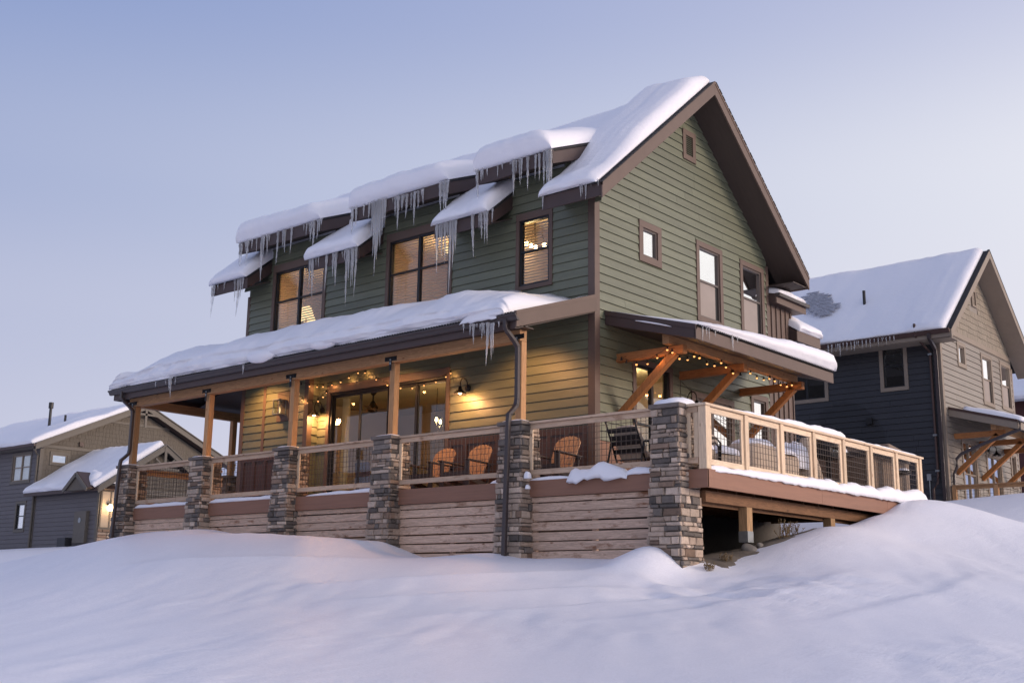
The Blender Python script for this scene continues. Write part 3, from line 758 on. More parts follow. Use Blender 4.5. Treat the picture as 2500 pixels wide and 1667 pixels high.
def build_gable():
    T, V = 'trim_brown', 'bronze_vinyl'
    rects = [(1.50, 2.32, 4.79, 5.67), (3.71, 4.82, 3.95, 5.78), (5.62, 6.74, 3.97, 5.78)]
    hs = [window(house, FG, *rects[0], .14, T, V, 'glass_side', 1, False, 'white_shade', fw=.035),
          window(house, FG, *rects[1], .12, T, V, 'glass_side', 1, True, 'white_shade', True, fw=.035),
          window(house, FG, *rects[2], .12, T, V, 'glass_side', 1, True, None, True, fw=.035)]
    low = [(1.23, 2.67, .02, 2.72), (3.40, 5.17, .02, 2.36), (5.95, 6.76, .9, 2.66)]
    hs += [window(house, FG, *low[0], .11, T, 'black_vinyl', 'glass_door', 2, True, None, fw=.05, name='patio_window'),
           window(house, FG, *low[1], .13, T, V, 'glass_side', 2, False, 'white_shade', fw=.05, name='patio_window'),
           window(house, FG, *low[2], .12, T, V, 'glass_side', 1, False, 'white_shade', fw=.04, name='patio_window')]
    vent = (3.25, 3.77, 7.55, 8.25)
    lo, hi = (lambda z: gl(z)), (lambda z: 6.96-gl(z))
    w = wall_backing('gable_wall', FG, lo, hi, 0, 8.9, hs, 'green_siding', house, .14, [6.008])
    siding(FG, lambda z: max(.12, gl(z)), lambda z: 6.96-max(.10, gl(z)), .94, 8.93, rects+low+[vent], 'green_siding', w, rnd=random.Random(8))
    MB().box(0, .02, .12, 1.23, 0, .94).box(0, .02, 2.67, 3.40, 0, .94).box(0, .02, 5.17, 6.96, 0, .94).build('base_panel', 'composite_brown', house)
    MB().box(0, .03, 6.86, 6.99, 0, 5.9).build('corner_trim', T, house)
    v = casing(FG, *vent, .12, -.02, .034).build('attic_vent', T, house)
    q = MB(); fbox(FG, q, 3.36, 3.66, 7.66, 8.14, .002, .005); q.build('vent_gap_dark', 'black_vinyl', v)  # black plate standing in for the shade between the louvers
    for i in range(10):
        z = 7.68+i*.046
        m = MB().hexa([FG(3.37, .006, z+.026), FG(3.65, .006, z+.026), FG(3.65, .030, z), FG(3.37, .030, z), FG(3.37, .006, z+.031), FG(3.65, .006, z+.031), FG(3.65, .030, z+.005), FG(3.37, .030, z+.005)])
        m.build('louver', 'green_siding', v)
    # board-and-batten wing behind
    bw = MB().box(-4, 0, 6.97, 8.1, 0, 5.0).build('rear_wing', 'trim_brown', house)
    for i in range(5): MB().box(0, .03, 7.10+i*.24, 7.14+i*.24, 0, 4.98).build('batten', 'trim_brown', bw)
    wr = MB().hexa([(-4, 6.98, 5.0), (.20, 6.98, 5.0), (.20, 8.5, 5.0), (-4, 8.5, 5.0), (-4, 6.98, 6.2), (.20, 6.98, 5.20), (.20, 8.5, 5.20), (-4, 8.5, 6.2)]).build('wing_roof', 'fascia_brown', house)
    MB().box(.20, .235, 6.98, 8.5, 4.98, 5.13).build('fascia', 'trim_brown', wr); MB().box(.20, .32, 6.98, 8.55, 5.14, 5.22).build('gutter', 'gutter_brown', wr)
    snow_slab('wing_snow', (.22, 7.0, 5.21), (0, 1, 0), (-.973, 0, .231), (.231, 0, .973), 1.45, 2.0, .16, LIP, 24, (.2, .2), 'snow on the small upper roof behind the big gable', .05, 31)
    lr = MB().hexa([(-2.2, 8.0, 3.9), (.20, 8.0, 4.24), (.20, 9.2, 4.24), (-2.2, 9.2, 3.9), (-2.2, 8.0, 6.05), (.20, 8.0, 4.48), (.20, 9.2, 4.48), (-2.2, 9.2, 6.05)]).build('lower_wing_roof', 'fascia_brown', house)
    MB().box(.20, .235, 7.98, 9.22, 4.22, 4.48).build('fascia', 'trim_brown', lr)
    snow_slab('lower_wing_snow', (.24, 8.0, 4.49), (0, 1, 0), (-.838, 0, .546), (.546, 0, .838), 1.22, 2.2, .20, LIP, 24, (.2, .2), 'snow on the steep stub roof behind the patio cover', .06, 32)
    MB().box(-11.0, 0, .0, .14, -2.6, -.001).box(-11.0, -10.86, .14, 6.96, -2.6, -.001).box(-.14, 0, .14, 6.96, -2.6, -.001).build('foundation', 'mortar', house)
    # plain far walls
    MB().box(-11.0, -10.86, .14, 6.96, 0, 6.0).build('west_wall', 'green_siding', house)
    MB().box(-10.86, -.14, 6.82, 6.96, 0, 6.0).build('rear_wall', 'green_siding', house)
    MB().prism([(-10.9, 0, 6), (-10.9, 6.96, 6), (-10.9, 3.48, 8.9)], (-.1, 0, 0)).build('west_gable_wall', 'green_siding', house)
build_gable()
def build_roof():
    th = .05
    def plane(mb, x0, x1, y0, y1, off=0, t=th):
        a, b = zr(y0)+off, zr(y1)+off
        mb.hexa([(x0, y0, a-t), (x1, y0, a-t), (x1, y1, b-t), (x0, y1, b-t), (x0, y0, a), (x1, y0, a), (x1, y1, b), (x0, y1, b)])
    r = MB(); plane(r, -11.58, .70, 0, 3.48); plane(r, -11.58, .70, 3.48, 7.68)
    for a, b in FRAGS: plane(r, a, b, -.72, 0)
    roof = r.build('main_roof', 'shingle_dark', house)
    for i, (a, b) in enumerate(FRAGS):
        MB().box(a, b, -.745, -.715, 5.41, 5.68).build('fascia', 'fascia_brown', roof, bev=.004); bb = b
        b = min(b, 0.0); m = MB().hexa([(a, -.715, 5.43), (b, -.715, 5.43), (b, 0, 5.72), (a, 0, 5.72), (a, -.715, 5.45), (b, -.715, 5.45), (b, 0, 5.74), (a, 0, 5.74)]); m.build('soffit', 'soffit_brown', roof)
        for x in ((bb-.03,) if i < 3 else ()):
            m = MB().hexa([(x, -.715, 5.41), (x+.03, -.715, 5.41), (x+.03, .0, 5.95), (x, .0, 5.95), (x, -.715, 5.655), (x+.03, -.715, 5.655), (x+.03, .0, 6.25), (x, .0, 6.25)]); m.build('return_board', 'fascia_brown', roof)
    # gable overhang: rake boards and soffit
    def rake(x, y0, y1, mat, h0=-.02, h1=-.32, t=.04):
        a, b = zr(y0), zr(y1)
        return MB().hexa([(x-t, y0, a+h1), (x, y0, a+h1), (x, y1, b+h1), (x-t, y1, b+h1), (x-t, y0, a+h0), (x, y0, a+h0), (x, y1, b+h0), (x-t, y1, b+h0)])
    rake(.745, -.745, 3.48, 0).build('rake_board', 'trim_brown', roof, bev=.004)
    rake(.745, 3.48, 7.70, 0).build('rake_board', 'trim_brown', roof, bev=.004)
    rake(.757, -.745, 3.48, 0, .0, -.07, .05).build('rake_trim', 'trim_brown', roof)
    rake(.757, 3.48, 7.70, 0, .0, -.07, .05).build('rake_trim', 'trim_brown', roof)
    s = MB()
    for y0, y1 in ((-.715, 3.48), (3.48, 7.66)):
        a, b = zr(y0)-.29, zr(y1)-.29
        s.hexa([(-.02, y0, a), (.71, y0, a), (.71, y1, b), (-.02, y1, b), (-.02, y0, a+.02), (.71, y0, a+.02), (.71, y1, b+.02), (-.02, y1, b+.02)])
    s.build('gable_soffit', 'soffit_brown', roof)
    MB().box(-11.5, .74, 7.66, 7.70, 5.38, 5.68).build('fascia', 'trim_brown', roof)
    MB().box(-11.5, .70, 6.96, 7.66, 5.40, 5.42).build('soffit', 'soffit_brown', roof)
    # shingle edges seen along the rake
    rnd = random.Random(2); m = MB(); y = -.72
    while y < 7.66:
        if not (y < 3.48 < y+.13):
            e = .762+rnd.uniform(0, .01); sg = 1 if y < 3.48 else -1; m.beam((.45, y, zr(y)+.008), (e, y, zr(y)+.008), .15, .02, (0, -sg*RS, 1))
        y += .13
    o = m.build('shingle_edge', 'shingle_dark', roof); o['kind'] = 'stuff'
    # shed dormers
    for i, ((a, b), (wa, wb)) in enumerate(zip(D_EAVE, D_WALL)):
        def z(y): return 6.66+.42*(y+.66)
        d = MB().hexa([(a, -.66, z(-.66)-.05), (b, -.66, z(-.66)-.05), (b, 1.45, z(1.45)-.05), (a, 1.45, z(1.45)-.05), (a, -.66, z(-.66)), (b, -.66, z(-.66)), (b, 1.45, z(1.45)), (a, 1.45, z(1.45))]).build('dormer_roof', 'shingle_dark', house)
        MB().box(a, b, -.69, -.655, 6.36, 6.65).build('fascia', 'fascia_brown', d, bev=.004)
        for x0 in (a, b-.035):
            MB().hexa([(x0, -.655, 6.36), (x0+.035, -.655, 6.36), (x0+.035, 1.40, 7.22), (x0, 1.40, 7.22), (x0, -.655, 6.625), (x0+.035, -.655, 6.625), (x0+.035, 1.40, z(1.40)-.02), (x0, 1.40, z(1.40)-.02)]).build('rake_board', 'fascia_brown', d, bev=.004)
        MB().hexa([(a+.03, -.655, 6.40), (b-.03, -.655, 6.40), (b-.03, .02, 6.62), (a+.03, .02, 6.62), (a+.03, -.655, 6.42), (b-.03, -.655, 6.42), (b-.03, .02, 6.64), (a+.03, .02, 6.64)]).build('soffit', 'soffit_brown', d)
        for x in (wa, wb-.05): MB().prism([(x, .0, 6.0), (x, .0, 6.90), (x, 1.4, 7.45)], (.05, 0, 0)).build('cheek_wall', 'green_siding', d)
    # snow on the roof
    c, s_ = 1/math.hypot(1, RS), RS/math.hypot(1, RS)
    U, Vv, Nn = (1, 0, 0), (0, c, s_), (0, -s_, c); Lr = 4.2/c
    for i, (a, b) in enumerate(FRAGS[:3]):
        lab = ['snow on the short eave beyond the leftmost dormer', 'snow tongue on the eave between the first and second dormers', 'snow tongue on the eave between the second and third dormers'][i]
        snow_slab('eave_snow', (a-.02, -.78, zr(-.72)), U, Vv, Nn, b-a+.06, 2.3, .22, LIP, 46, (.30, .25), lab, .10, 3+i, lip=.06)
    def tm(u, v): return .55+.6*min(1, max(0, v-1.0)/2.5)-.25*max(0, min(1, (u-.8)/.6))
    snow_slab('roof_snow', (-.74, -.78, zr(-.72)), U, Vv, Nn, 1.40, Lr-.02, .36, LIP[:-2]+[(1.0, .55), (1.0, 0)], 60, (.22, .30), 'sunlit snow on the right end of the main roof above the gable', .14, 9, lip=.09, tmod=tm)
    snow_slab('roof_snow', (-11.55, .25, zr(.25)), U, Vv, Nn, 11.85, Lr-1.28, .30, [(0, 0), (0, .5), (.15, .95), (.3, 1), (.4, 1), (.5, 1), (.6, .95), (.7, .85), (.8, .7), (.9, .55), (.96, .45), (1, .3), (1, 0)], 130, (.25, .5), 'snow blanket on the main roof behind the dormers', .16, 10)
    c2, s2 = 1/math.hypot(1, .42), .42/math.hypot(1, .42)
    for i, (a, b) in enumerate(D_EAVE):
        lab = ['thick snow cap on the leftmost shed dormer', 'thick snow cap on the middle shed dormer', 'thick snow cap on the shed dormer nearest the gable'][i]
        snow_slab('dormer_snow', (a-.03, -.70, 6.665), U, (0, c2, s2), (0, -s2, c2), b-a+.05, 2.35, (.44, .48, .46)[i], LIP, 90, (.30, lambda v: .75+.45*max(0, v)), lab, .09, 20+i, lip=.05, strata=.018)
build_roof()

def build_rooms():
    g = room(house, 'ground_floor_room', -10.8, -.2, .16, 5.2, .02, 3.0)
    MB().box(-.2, -.15, .16, 1.2, .02, 3.0).box(-.2, -.15, 2.7, 5.2, .02, 3.0).build('partition', 'room_wall', g)
    for i, (a, b, lw) in enumerate(((-10.8, -7.2, 3.0), (-6.9, -2.95, 3.0), (-2.85, -.2, 2.6))):
        room(house, 'upper_room', a, b, .16, 3.0, 3.35, 6.15)
    MB().box(-7.18, -7.13, .16, 3.0, 3.35, 6.15).box(-2.93, -2.88, .16, 3.0, 3.35, 6.15).box(-.2, -.15, .16, 3, 3.35, 6.15).build('partition', 'room_wall', house)
    WARM = (1.0, .60, .26)
    # table lamp in the left bedroom
    t = empty('table_lamp', (-9.8, .9, 4.4), 'lit table lamp glowing behind the blinds of the leftmost upper window', 'lamp')
    MB().lathe([(.0, 4.4), (.09, 4.4), (.08, 4.44), (.03, 4.5), (.06, 4.62), (.03, 4.78), (.012, 4.9)], (-9.8, .9, 0)).build('base', 'beige_fabric', t, True)
    MB().lathe([(.24, 4.85), (.11, 5.20)], (-9.8, .9, 0)).build('lamp_shade', 'shade_glow', t, True)
    point('lamp_light', (-9.8, .75, 5.3), 30, WARM, .15, t)
    l = MB().lathe([(.0, 5.0), (.30, 5.0), (.32, 4.6), (0, 4.4)], (-9.8, .95, -.6)).build('nightstand', 'room_floor', None)
    tag(l, 'small round nightstand under the lit table lamp', 'nightstand')
    # ceiling fixture in the middle bedroom
    t = empty('ceiling_lamp', (-5.4, 1.6, 6.1), 'lit ceiling lamp behind the blinds of the middle upper window', 'lamp')
    MB().lathe([(0, 5.98), (.14, 6.0), (.19, 6.06), (.19, 6.12)], (-5.4, 1.6, 0)).build('lamp_shade', 'shade_glow', t, True)
    point('lamp_light', (-5.2, 1.3, 5.7), 50, WARM, .2, t)
    # chandelier
    t = empty('chandelier', (-2.5, 1.2, 6.1), 'small lit chandelier of bare bulbs seen through the upper window nearest the gable', 'chandelier')
    MB().tube([(-2.5, 1.2, 6.14), (-2.5, 1.2, 5.75)], .012).build('rod', 'black_metal', t)
    for dx, dy, z in ((-.24, 0, 5.60), (.0, -.12, 5.47), (.24, .05, 5.45), (.1, .2, 5.56), (-.1, .15, 5.52)):
        MB().tube([(-2.5, 1.2, 5.78), (-2.5+dx*.7, 1.2+dy*.7, 5.82), (-2.5+dx, 1.2+dy, z+.06)], .007, 6).build('arm', 'black_metal', t)
        MB().lathe([(0, -.05), (.03, -.04), (.045, 0), (.035, .04), (0, .06)], (-2.5+dx, 1.2+dy, z), 10).build('bulb', 'jar_glow', t, True)
    point('chandelier_light', (-2.4, .9, 5.4), 34, (1.0, .66, .30), .15, t)
    # ceiling fan
    t = empty('ceiling_fan', (-8.37, 2.0, 3.0), 'dark ceiling fan hanging in the dining room behind the sliding door', 'fan')
    MB().lathe([(.10, 3.0), (.05, 2.93), (.02, 2.9), (.02, 2.78), (.06, 2.74), (.13, 2.62), (.14, 2.52), (.08, 2.47), (0, 2.46)], (-8.37, 2.0, 0)).build('motor', 'black_metal', t, True)
    for k in range(5):
        a = k*2*math.pi/5+.3; d = Vector((math.cos(a), math.sin(a), 0))
        MB().beam(Vector((-8.37, 2, 2.53))+d*.12, Vector((-8.37, 2, 2.53))+d*.72, .14, .012, (0, .25, 1)).build('blade', 'greige_trim', t)
    # pendant jars
    t = empty('pendant_lamp', (-6.55, 2.5, 3.0), 'pendant lamp of two lit glass jars behind the sliding door', 'lamp')
    MB().tube([(-6.62, 2.5, 2.98), (-6.62, 2.5, 2.42)], .01, 6).tube([(-6.70, 2.5, 2.42), (-6.40, 2.5, 2.42)], .012, 6).build('rod', 'black_metal', t)
    for x, z in ((-6.63, 2.2), (-6.49, 2.13)):
        j = MB().lathe([(.0, -.13), (.055, -.12), (.06, 0), (.055, .09), (.03, .13), (.03, .17)], (x, 2.5, z), 14).build('jar', 'glass_jar', t, True)
        MB().lathe([(0, -.04), (.025, -.03), (.032, 0), (.02, .05), (0, .08)], (x, 2.5, z), 10).build('bulb', 'jar_glow', j, True)
    point('pendant_light', (-6.5, 2.45, 1.95), 28, (1.0, .62, .3), .12, t)
    # recessed ceiling lights, shown in the side window
    for i, (x, y) in enumerate(((-1.6, 3.4), (-2.3, 4.5), (-1.2, 1.6), (-9.2, 1.2), (-4.2, 3.6))):
        t = MB().lathe([(0, 2.985), (.085, 2.985), (.10, 2.996)], (x, y, 0), 16).build('recessed_light', 'can_light')
        tag(t, ['round recessed light in the ceiling behind the patio window', 'round recessed light deeper in the room behind the patio window', 'round recessed light nearest the patio window',
                'round recessed light at the left end of the dining room ceiling', 'round recessed light in the middle of the dining room ceiling'][i], 'ceiling light', 'recessed ceiling lights')
        if i in (0, 3): point('downlight', (x, y, 2.7), 16 if i else 42, (1.0, .72, .40), .1, t)
    # dining furniture
    for i, x in enumerate((-7.3, -6.2)):
        t = empty('dining_chair', (x, 1.1, .02), ['purple slip-covered dining chair left of the door mullion', 'purple slip-covered dining chair right of the door mullion'][i], 'chair', 'dining chairs')
        MB().box(x-.24, x+.24, .88, 1.34, .02, .48).build('skirted_seat', 'purple_cloth', t, bev=.03)
        MB().hexa([(x-.24, .80, .30), (x+.24, .80, .30), (x+.24, .90, .30), (x-.24, .90, .30), (x-.23, .72, 1.05), (x+.23, .72, 1.05), (x+.23, .80, 1.05), (x-.23, .80, 1.05)]).build('backrest', 'purple_cloth', t, bev=.03)
    t = empty('dining_table', (-6.6, 2.3, .02), 'dark dining table in the room behind the sliding door', 'table')
    MB().box(-7.7, -5.5, 1.7, 2.8, .72, .77).build('tabletop', 'room_floor', t)
    for dx in (-1, 1):
        for dy in (-.45, .45): MB().box(-6.6+dx-.04, -6.6+dx+.04, 2.25+dy-.04, 2.25+dy+.04, .02, .72).build('leg', 'room_floor', t)
    rows = []
    for i in range(40):
        x = -7.48+i*.006; rows.append([(x, .26+.035*math.sin(i*1.1), z) for z in np.linspace(.1, 2.5, 6)])
    o = link('curtain', grid_mesh('curtain', np.array(rows)), 'curtain'); tag(o, 'gathered yellow-beige curtain at the left edge of the sliding door', 'curtain')
build_rooms()

# ------------------------------------------------------------------ porch roof
POST_X = [-12.68, -9.60, -6.54, -3.46, -.20]
def build_porch():
    z0 = porch_z(-2.40)
    hx = -13.05
    r = MB()
    r.prism([(hx, -2.40, z0), (.06, -2.40, z0), (.06, 0, porch_z(0)), (-11.0, 0, porch_z(0))], (0, 0, -.05))
    r.prism([(hx, -2.40, z0), (-11.0, 0, porch_z(0)), (-11.0, 4.0, porch_z(0)), (hx, 4.0, z0)], (0, 0, -.05))
    roof = r.build('porch_roof', 'shingle_dark', house)
    # rippled metal edge showing under the snow
    m = MB(); x = hx
    while x < .04: m.box(x, x+.035, -2.455, -2.38, z0-.01, z0+.022); x += .07
    o = m.build('roof_edge', 'shingle_dark', roof); o['kind'] = 'stuff'
    MB().box(hx, .03, -2.375, -2.34, 2.64, 2.88).build('fascia', 'fascia_brown', roof, bev=.004)
    MB().box(hx, hx+.035, -2.34, 4.0, 2.64, 2.88).build('fascia', 'fascia_brown', roof)
    MB().hexa([(.03, -2.38, 2.66), (.065, -2.38, 2.66), (.065, .0, 3.42), (.03, .0, 3.42), (.03, -2.38, 2.93), (.065, -2.38, 2.93), (.065, .0, 3.72), (.03, .0, 3.72)]).build('rake_board', 'trim_brown', roof, bev=.004)
    MB().hexa([(.02, -2.40, 2.90), (.078, -2.40, 2.90), (.078, .0, 3.68), (.02, .0, 3.68), (.02, -2.40, 2.955), (.078, -2.40, 2.955), (.078, .0, 3.755), (.02, .0, 3.755)]).build('rake_trim', 'trim_brown', roof)
    MB().hexa([(hx, -2.34, 2.64), (.03, -2.34, 2.64), (.03, 0, 3.40), (hx, 0, 3.40), (hx, -2.34, 2.66), (.03, -2.34, 2.66), (.03, 0, 3.42), (hx, 0, 3.42)]).build('porch_ceiling', 'soffit_brown', roof)
    MB().hexa([(hx, 0, 2.70), (-10.9, 0, 3.38), (-10.9, 4, 3.38), (hx, 4, 2.70), (hx, 0, 2.72), (-10.9, 0, 3.40), (-10.9, 4, 3.40), (hx, 4, 2.72)]).build('porch_ceiling', 'soffit_brown', roof)
    MB().box(hx+.03, .03, -2.34, -1.87, 2.712, 2.732).build('eave_soffit', 'soffit_brown', roof)
    # gutter, K profile
    prof = [(-2.378, 2.77), (-2.43, 2.77), (-2.45, 2.79), (-2.465, 2.83), (-2.50, 2.86), (-2.50, 2.885), (-2.49, 2.885), (-2.45, 2.84), (-2.378, 2.80)]
    MB().prism([(hx-.1, y, z) for y, z in prof], (13.28, 0, 0)).build('gutter', 'gutter_brown', roof)
    MB().box(hx+.2, -.13, -2.05, -1.86, 2.50, 2.71).build('porch_beam', 'cedar_beam', roof, bev=.008)
    MB().box(-12.76, -12.60, -1.86, 4.0, 2.50, 2.71).build('porch_beam', 'cedar_beam_y', roof, bev=.008)
    for i, x in enumerate(POST_X):
        p = MB().box(x-.07, x+.07, -2.0, -1.86, 1.04, 2.50).build('porch_post', 'cedar_post', house, bev=.008)
        b = MB()
        b.box(x-.17, x+.17, -2.056, -2.05, 2.53, 2.62).box(x-.035, x+.035, -2.062, -2.056, 2.34, 2.585)
        for k in range(4):
            a = 0
            b.lathe([(.016, 0), (.016, -.015), (0, -.018)], ((x-.12, x+.12, x, x)[k], -2.058, (2.575, 2.575, 2.52, 2.40)[k]), 8, 'y')
        b.build('t_bracket', 'black_metal', p, bev=.002)
        MB().box(x-.018, x+.018, -2.068, -2.062, 2.46, 2.57).build('tie_plate', 'galvanized', p)
    MB().box(-12.75, -12.61, .9, 1.04, 1.0, 2.50).build('porch_post', 'cedar_post', house, bev=.008)
    # downspouts
    for x, zb in ((-12.64, -1.1), (-.20, -1.5)):
        def seg(pts):
            m = MB()
            for a, b_ in zip(pts, pts[1:]):
                a, b_ = Vector(a), Vector(b_); d = (b_-a).normalized()*.015
                m.beam(a-d, b_+d, .085, .07, (0, 1, .2))
            return m
        dx = x+.06
        pts = [(dx, -2.44, 2.80), (dx, -2.44, 2.68), (dx, -2.38, 2.60), (dx, -2.20, 2.47), (dx, -2.105, 2.38), (dx, -2.10, 2.26), (dx, -2.10, 1.42), (dx, -2.12, 1.32), (dx, -2.22, 1.22), (dx, -2.31, 1.14), (dx, -2.325, 1.05), (dx, -2.40, zb)]
        seg(pts).build('downspout', 'gutter_brown', roof, bev=.012)
    # snow on it
    c, s = 1/math.hypot(1, .345), .345/math.hypot(1, .345)
    def vm(u):
        x = -13.1+u
        if x < -11: return max(.05, (x+13.1)*1.17*1.05)
        return 2.52
    def tm(u, v):
        x = -13.1+u
        a = 1.0
        if x > -3.2: a *= max(.0, 1-((x+3.2)/2.7)**2*(.15+.85*min(1, v/2.3)))
        if x < -11: a *= .45+.55*min(1, (x+13.1)/1.6)
        return a*(.62+.38*min(1, v/.9)) if v < .9 else a
    pr = random.Random(17)
    prof = [(.0, 0)]+[(-.055*math.sin(math.pi*(j+1)/13)+pr.uniform(-.022, .022)+.10*(j/12)**3, .04+.74*j/12) for j in range(13)]+[(.10, .84), (.16, .91), (.24, .97), (.3, 1.0), (.36, 1.03), (.45, 1.05), (.55, 1.05), (.65, 1.02), (.75, .98), (.85, .93), (.93, .88), (1.0, .84), (1.0, 0)]
    snow_slab('porch_snow', (-13.1, -2.43, porch_z(-2.40)+.012), (1, 0, 0), (0, c, s), (0, -s, c), 12.95, 2.52, .54, prof, 330, (.16, .3), 'deep layered snow bank along the whole porch roof', .12, 4, vmax=vm, lip=.15, tmod=tm, strata=.010)
    c, s = 1/math.hypot(1, .41), .41/math.hypot(1, .41)
    snow_slab('porch_side_snow', (-13.1, 4.0, z0), (0, -1, 0), (c, 0, s), (-s, 0, c), 6.4, 2.1, .42, prof, 40, (.2, .2), 'snow on the far left return of the porch roof', .1, 6, vmax=lambda u: 2.15 if u < 4.2 else max(.05, 2.15-(u-4.2)*.95))
    rnd = random.Random(4)
    for i, (x, w, h) in enumerate(((-7.1, .48, .15), (-5.05, .40, .11))):
        o = puffy('snow_lump', (x, -2.45, 3.0), w, .15, h, 'snow', None, .9, (0, .05, 0), 40+i)
        tag(o, ['big drooping snow lump on the gutter above the sliding door', 'smaller snow lump on the gutter right of the big one'][i], 'snow', kind='stuff')
build_porch()

# ------------------------------------------------------------------ side patio cover
def build_patio():
    sl = -.57/2.05; y0, y1 = .34, 5.93
    def z(x): return 3.50+sl*x
    r = MB().hexa([(0, y0, z(0)-.04), (2.07, y0, z(2.07)-.04), (2.07, y1, z(2.07)-.04), (0, y1, z(0)-.04), (0, y0, z(0)), (2.07, y0, z(2.07)), (2.07, y1, z(2.07)), (0, y1, z(0))])
    pc = r.build('patio_cover', 'shingle_dark', house)
    MB().hexa([(.03, y0-.035, 3.21), (2.05, y0-.035, 2.66), (2.05, y0, 2.66), (.03, y0, 3.21), (.03, y0-.035, 3.40), (2.05, y0-.035, 2.85), (2.05, y0, 2.85), (.03, y0, 3.40)]).build('rake_board', 'fascia_brown', pc, bev=.004)
    MB().hexa([(.03, y0-.05, 3.40), (2.07, y0-.05, 2.84), (2.07, y0, 2.84), (.03, y0, 3.40), (.03, y0-.05, 3.49), (2.07, y0-.05, 2.93), (2.07, y0, 2.93), (.03, y0, 3.49)]).build('rake_trim', 'fascia_brown', pc)
    MB().box(2.03, 2.07, y0-.035, y1, 2.66, 2.91).build('fascia', 'trim_brown', pc, bev=.004)
    MB().hexa([(.0, y0, 3.22), (2.03, y0, 2.68), (2.03, y1, 2.68), (.0, y1, 3.22), (.0, y0, 3.24), (2.03, y0, 2.70), (2.03, y1, 2.70), (.0, y1, 3.24)]).build('soffit', 'soffit_brown', pc)
    MB().box(1.21, 1.36, .50, 5.66, 2.70, 2.92).build('patio_beam', 'cedar_beam_y', pc, bev=.01)
    for y in (.76, 3.02, 5.52):
        MB().box(.0, 1.55, y-.07, y+.07, 2.53, 2.695).build('outrigger', 'cedar_rigger', pc, bev=.01)
        MB().beam((.02, y, 1.46), (1.33, y, 2.57), .138, .14, (0, 1, 0)).build('knee_brace', 'cedar_brace', pc, bev=.01)
    m = MB(); y = y0
    while y < y1: m.box(2.05, 2.10, y, y+.035, 2.915, 2.935); y += .07
    o = m.build('roof_edge', 'shingle_dark', pc); o['kind'] = 'stuff'
    c, s = 1/math.hypot(1, sl), -sl/math.hypot(1, sl)
    def tm(u, v): return .12+.88*min(1, u/4.6)**.8
    prof = [(.0, 0), (-.02, .15), (-.045, .35), (-.05, .55), (-.02, .75), (.05, .9), (.14, 1.0), (.24, 1.02), (.3, 1), (.45, .9), (.6, .75), (.8, .5), (1, .3), (1, 0)]
    snow_slab('patio_snow', (2.09, y0+.06, z(2.07)+.01), (0, 1, 0), (-c, 0, s), (s, 0, c), y1-y0-.06, 2.05, .36, prof, 130, (.5, .2), 'snow along the outer edge of the side patio cover', .06, 14, lip=.045, tmod=tm)
    snow_ridge('snow_streak', [(.75, y0-.05, 3.185), (1.55, y0-.05, 2.955)], .05, .02, 'thin snow streak on the rake board of the patio cover')
build_patio()

# ------------------------------------------------------------------ icicles
def icicle_mesh(seed):
    rnd = random.Random(seed); n = 7; rows = []
    for i in range(15):
        t = i/14; r = (1-t)**.8*(1+.22*math.sin(t*26+seed)+.1*rnd.uniform(-1, 1)) if i < 14 else .02
        ox, oy = .35*math.sin(t*3+seed)*t, .35*math.cos(t*2.3+seed*2)*t
        rows.append([(ox+r*math.cos(2*math.pi*k/n), oy+r*math.sin(2*math.pi*k/n), -t) for k in range(n)])
    return grid_mesh('icicle', np.array(rows), closed_v=True)
ICE = [icicle_mesh(s) for s in range(5)]
for me in ICE: me.materials.append(MATS['ice'])
def icicles(y, lst, label, group, extra=0, fat=1.0, axis='x', fixed=0, rnd=random.Random(6)):
    items = list(lst)
    for _ in range(extra):
        a = rnd.choice(lst); items.append((a[0]+rnd.uniform(-.22, .22), a[1], a[2]*rnd.uniform(.12, .45)))
    items.sort(); words = lambda n: ['first', 'second', 'third', 'fourth', 'fifth', 'sixth', 'seventh', 'eighth', 'ninth', 'tenth', 'eleventh', 'twelfth', 'thirteenth', 'fourteenth', 'fifteenth', 'sixteenth', 'seventeenth', 'eighteenth', 'nineteenth', 'twentieth', 'twenty-first', 'twenty-second', 'twenty-third', 'twenty-fourth', 'twenty-fifth', 'twenty-sixth', 'twenty-seventh', 'twenty-eighth', 'twenty-ninth', 'thirtieth', 'thirty-first', 'thirty-second', 'thirty-third'][n]
    for q, (x, z, l) in enumerate(items):
        o = bpy.data.objects.new('icicle', rnd.choice(ICE)); col.objects.link(o)
        p = (x, y+rnd.uniform(-.015, .015), z+.03) if axis == 'x' else (y+rnd.uniform(-.015, .015), x, z+.03)
        o.location = p; r = (.016+.022*min(1.3, l))*fat*rnd.uniform(.8, 1.2); o.scale = (r, r, l+.03)
        o.rotation_euler = (rnd.uniform(-.02, .02), rnd.uniform(-.02, .02), rnd.uniform(0, 6.28))
        tag(o, ('very long' if l > 1 else 'long' if l > .6 else 'medium' if l > .3 else 'short')+' icicle, '+words(q)+' from the left '+label, 'icicle', group)
D1 = [(-10.57, 6.61, .84), (-10.49, 6.6, .52), (-10.32, 6.64, .27), (-10.22, 6.64, .7), (-10.06, 6.63, .23), (-9.9, 6.62, .4), (-9.67, 6.61, 1.15), (-9.59, 6.61, .51), (-9.46, 6.61, .51), (-9.06, 6.62, .83), (-8.86, 6.61, .41), (-8.78, 6.61, .55), (-8.52, 6.62, .66), (-8.08, 6.6, .14), (-7.97, 6.6, .27), (-7.87, 6.61, .24), (-7.78, 6.61, .49), (-7.69, 6.63, .72), (-7.56, 6.62, .49), (-7.49, 6.62, .28)]
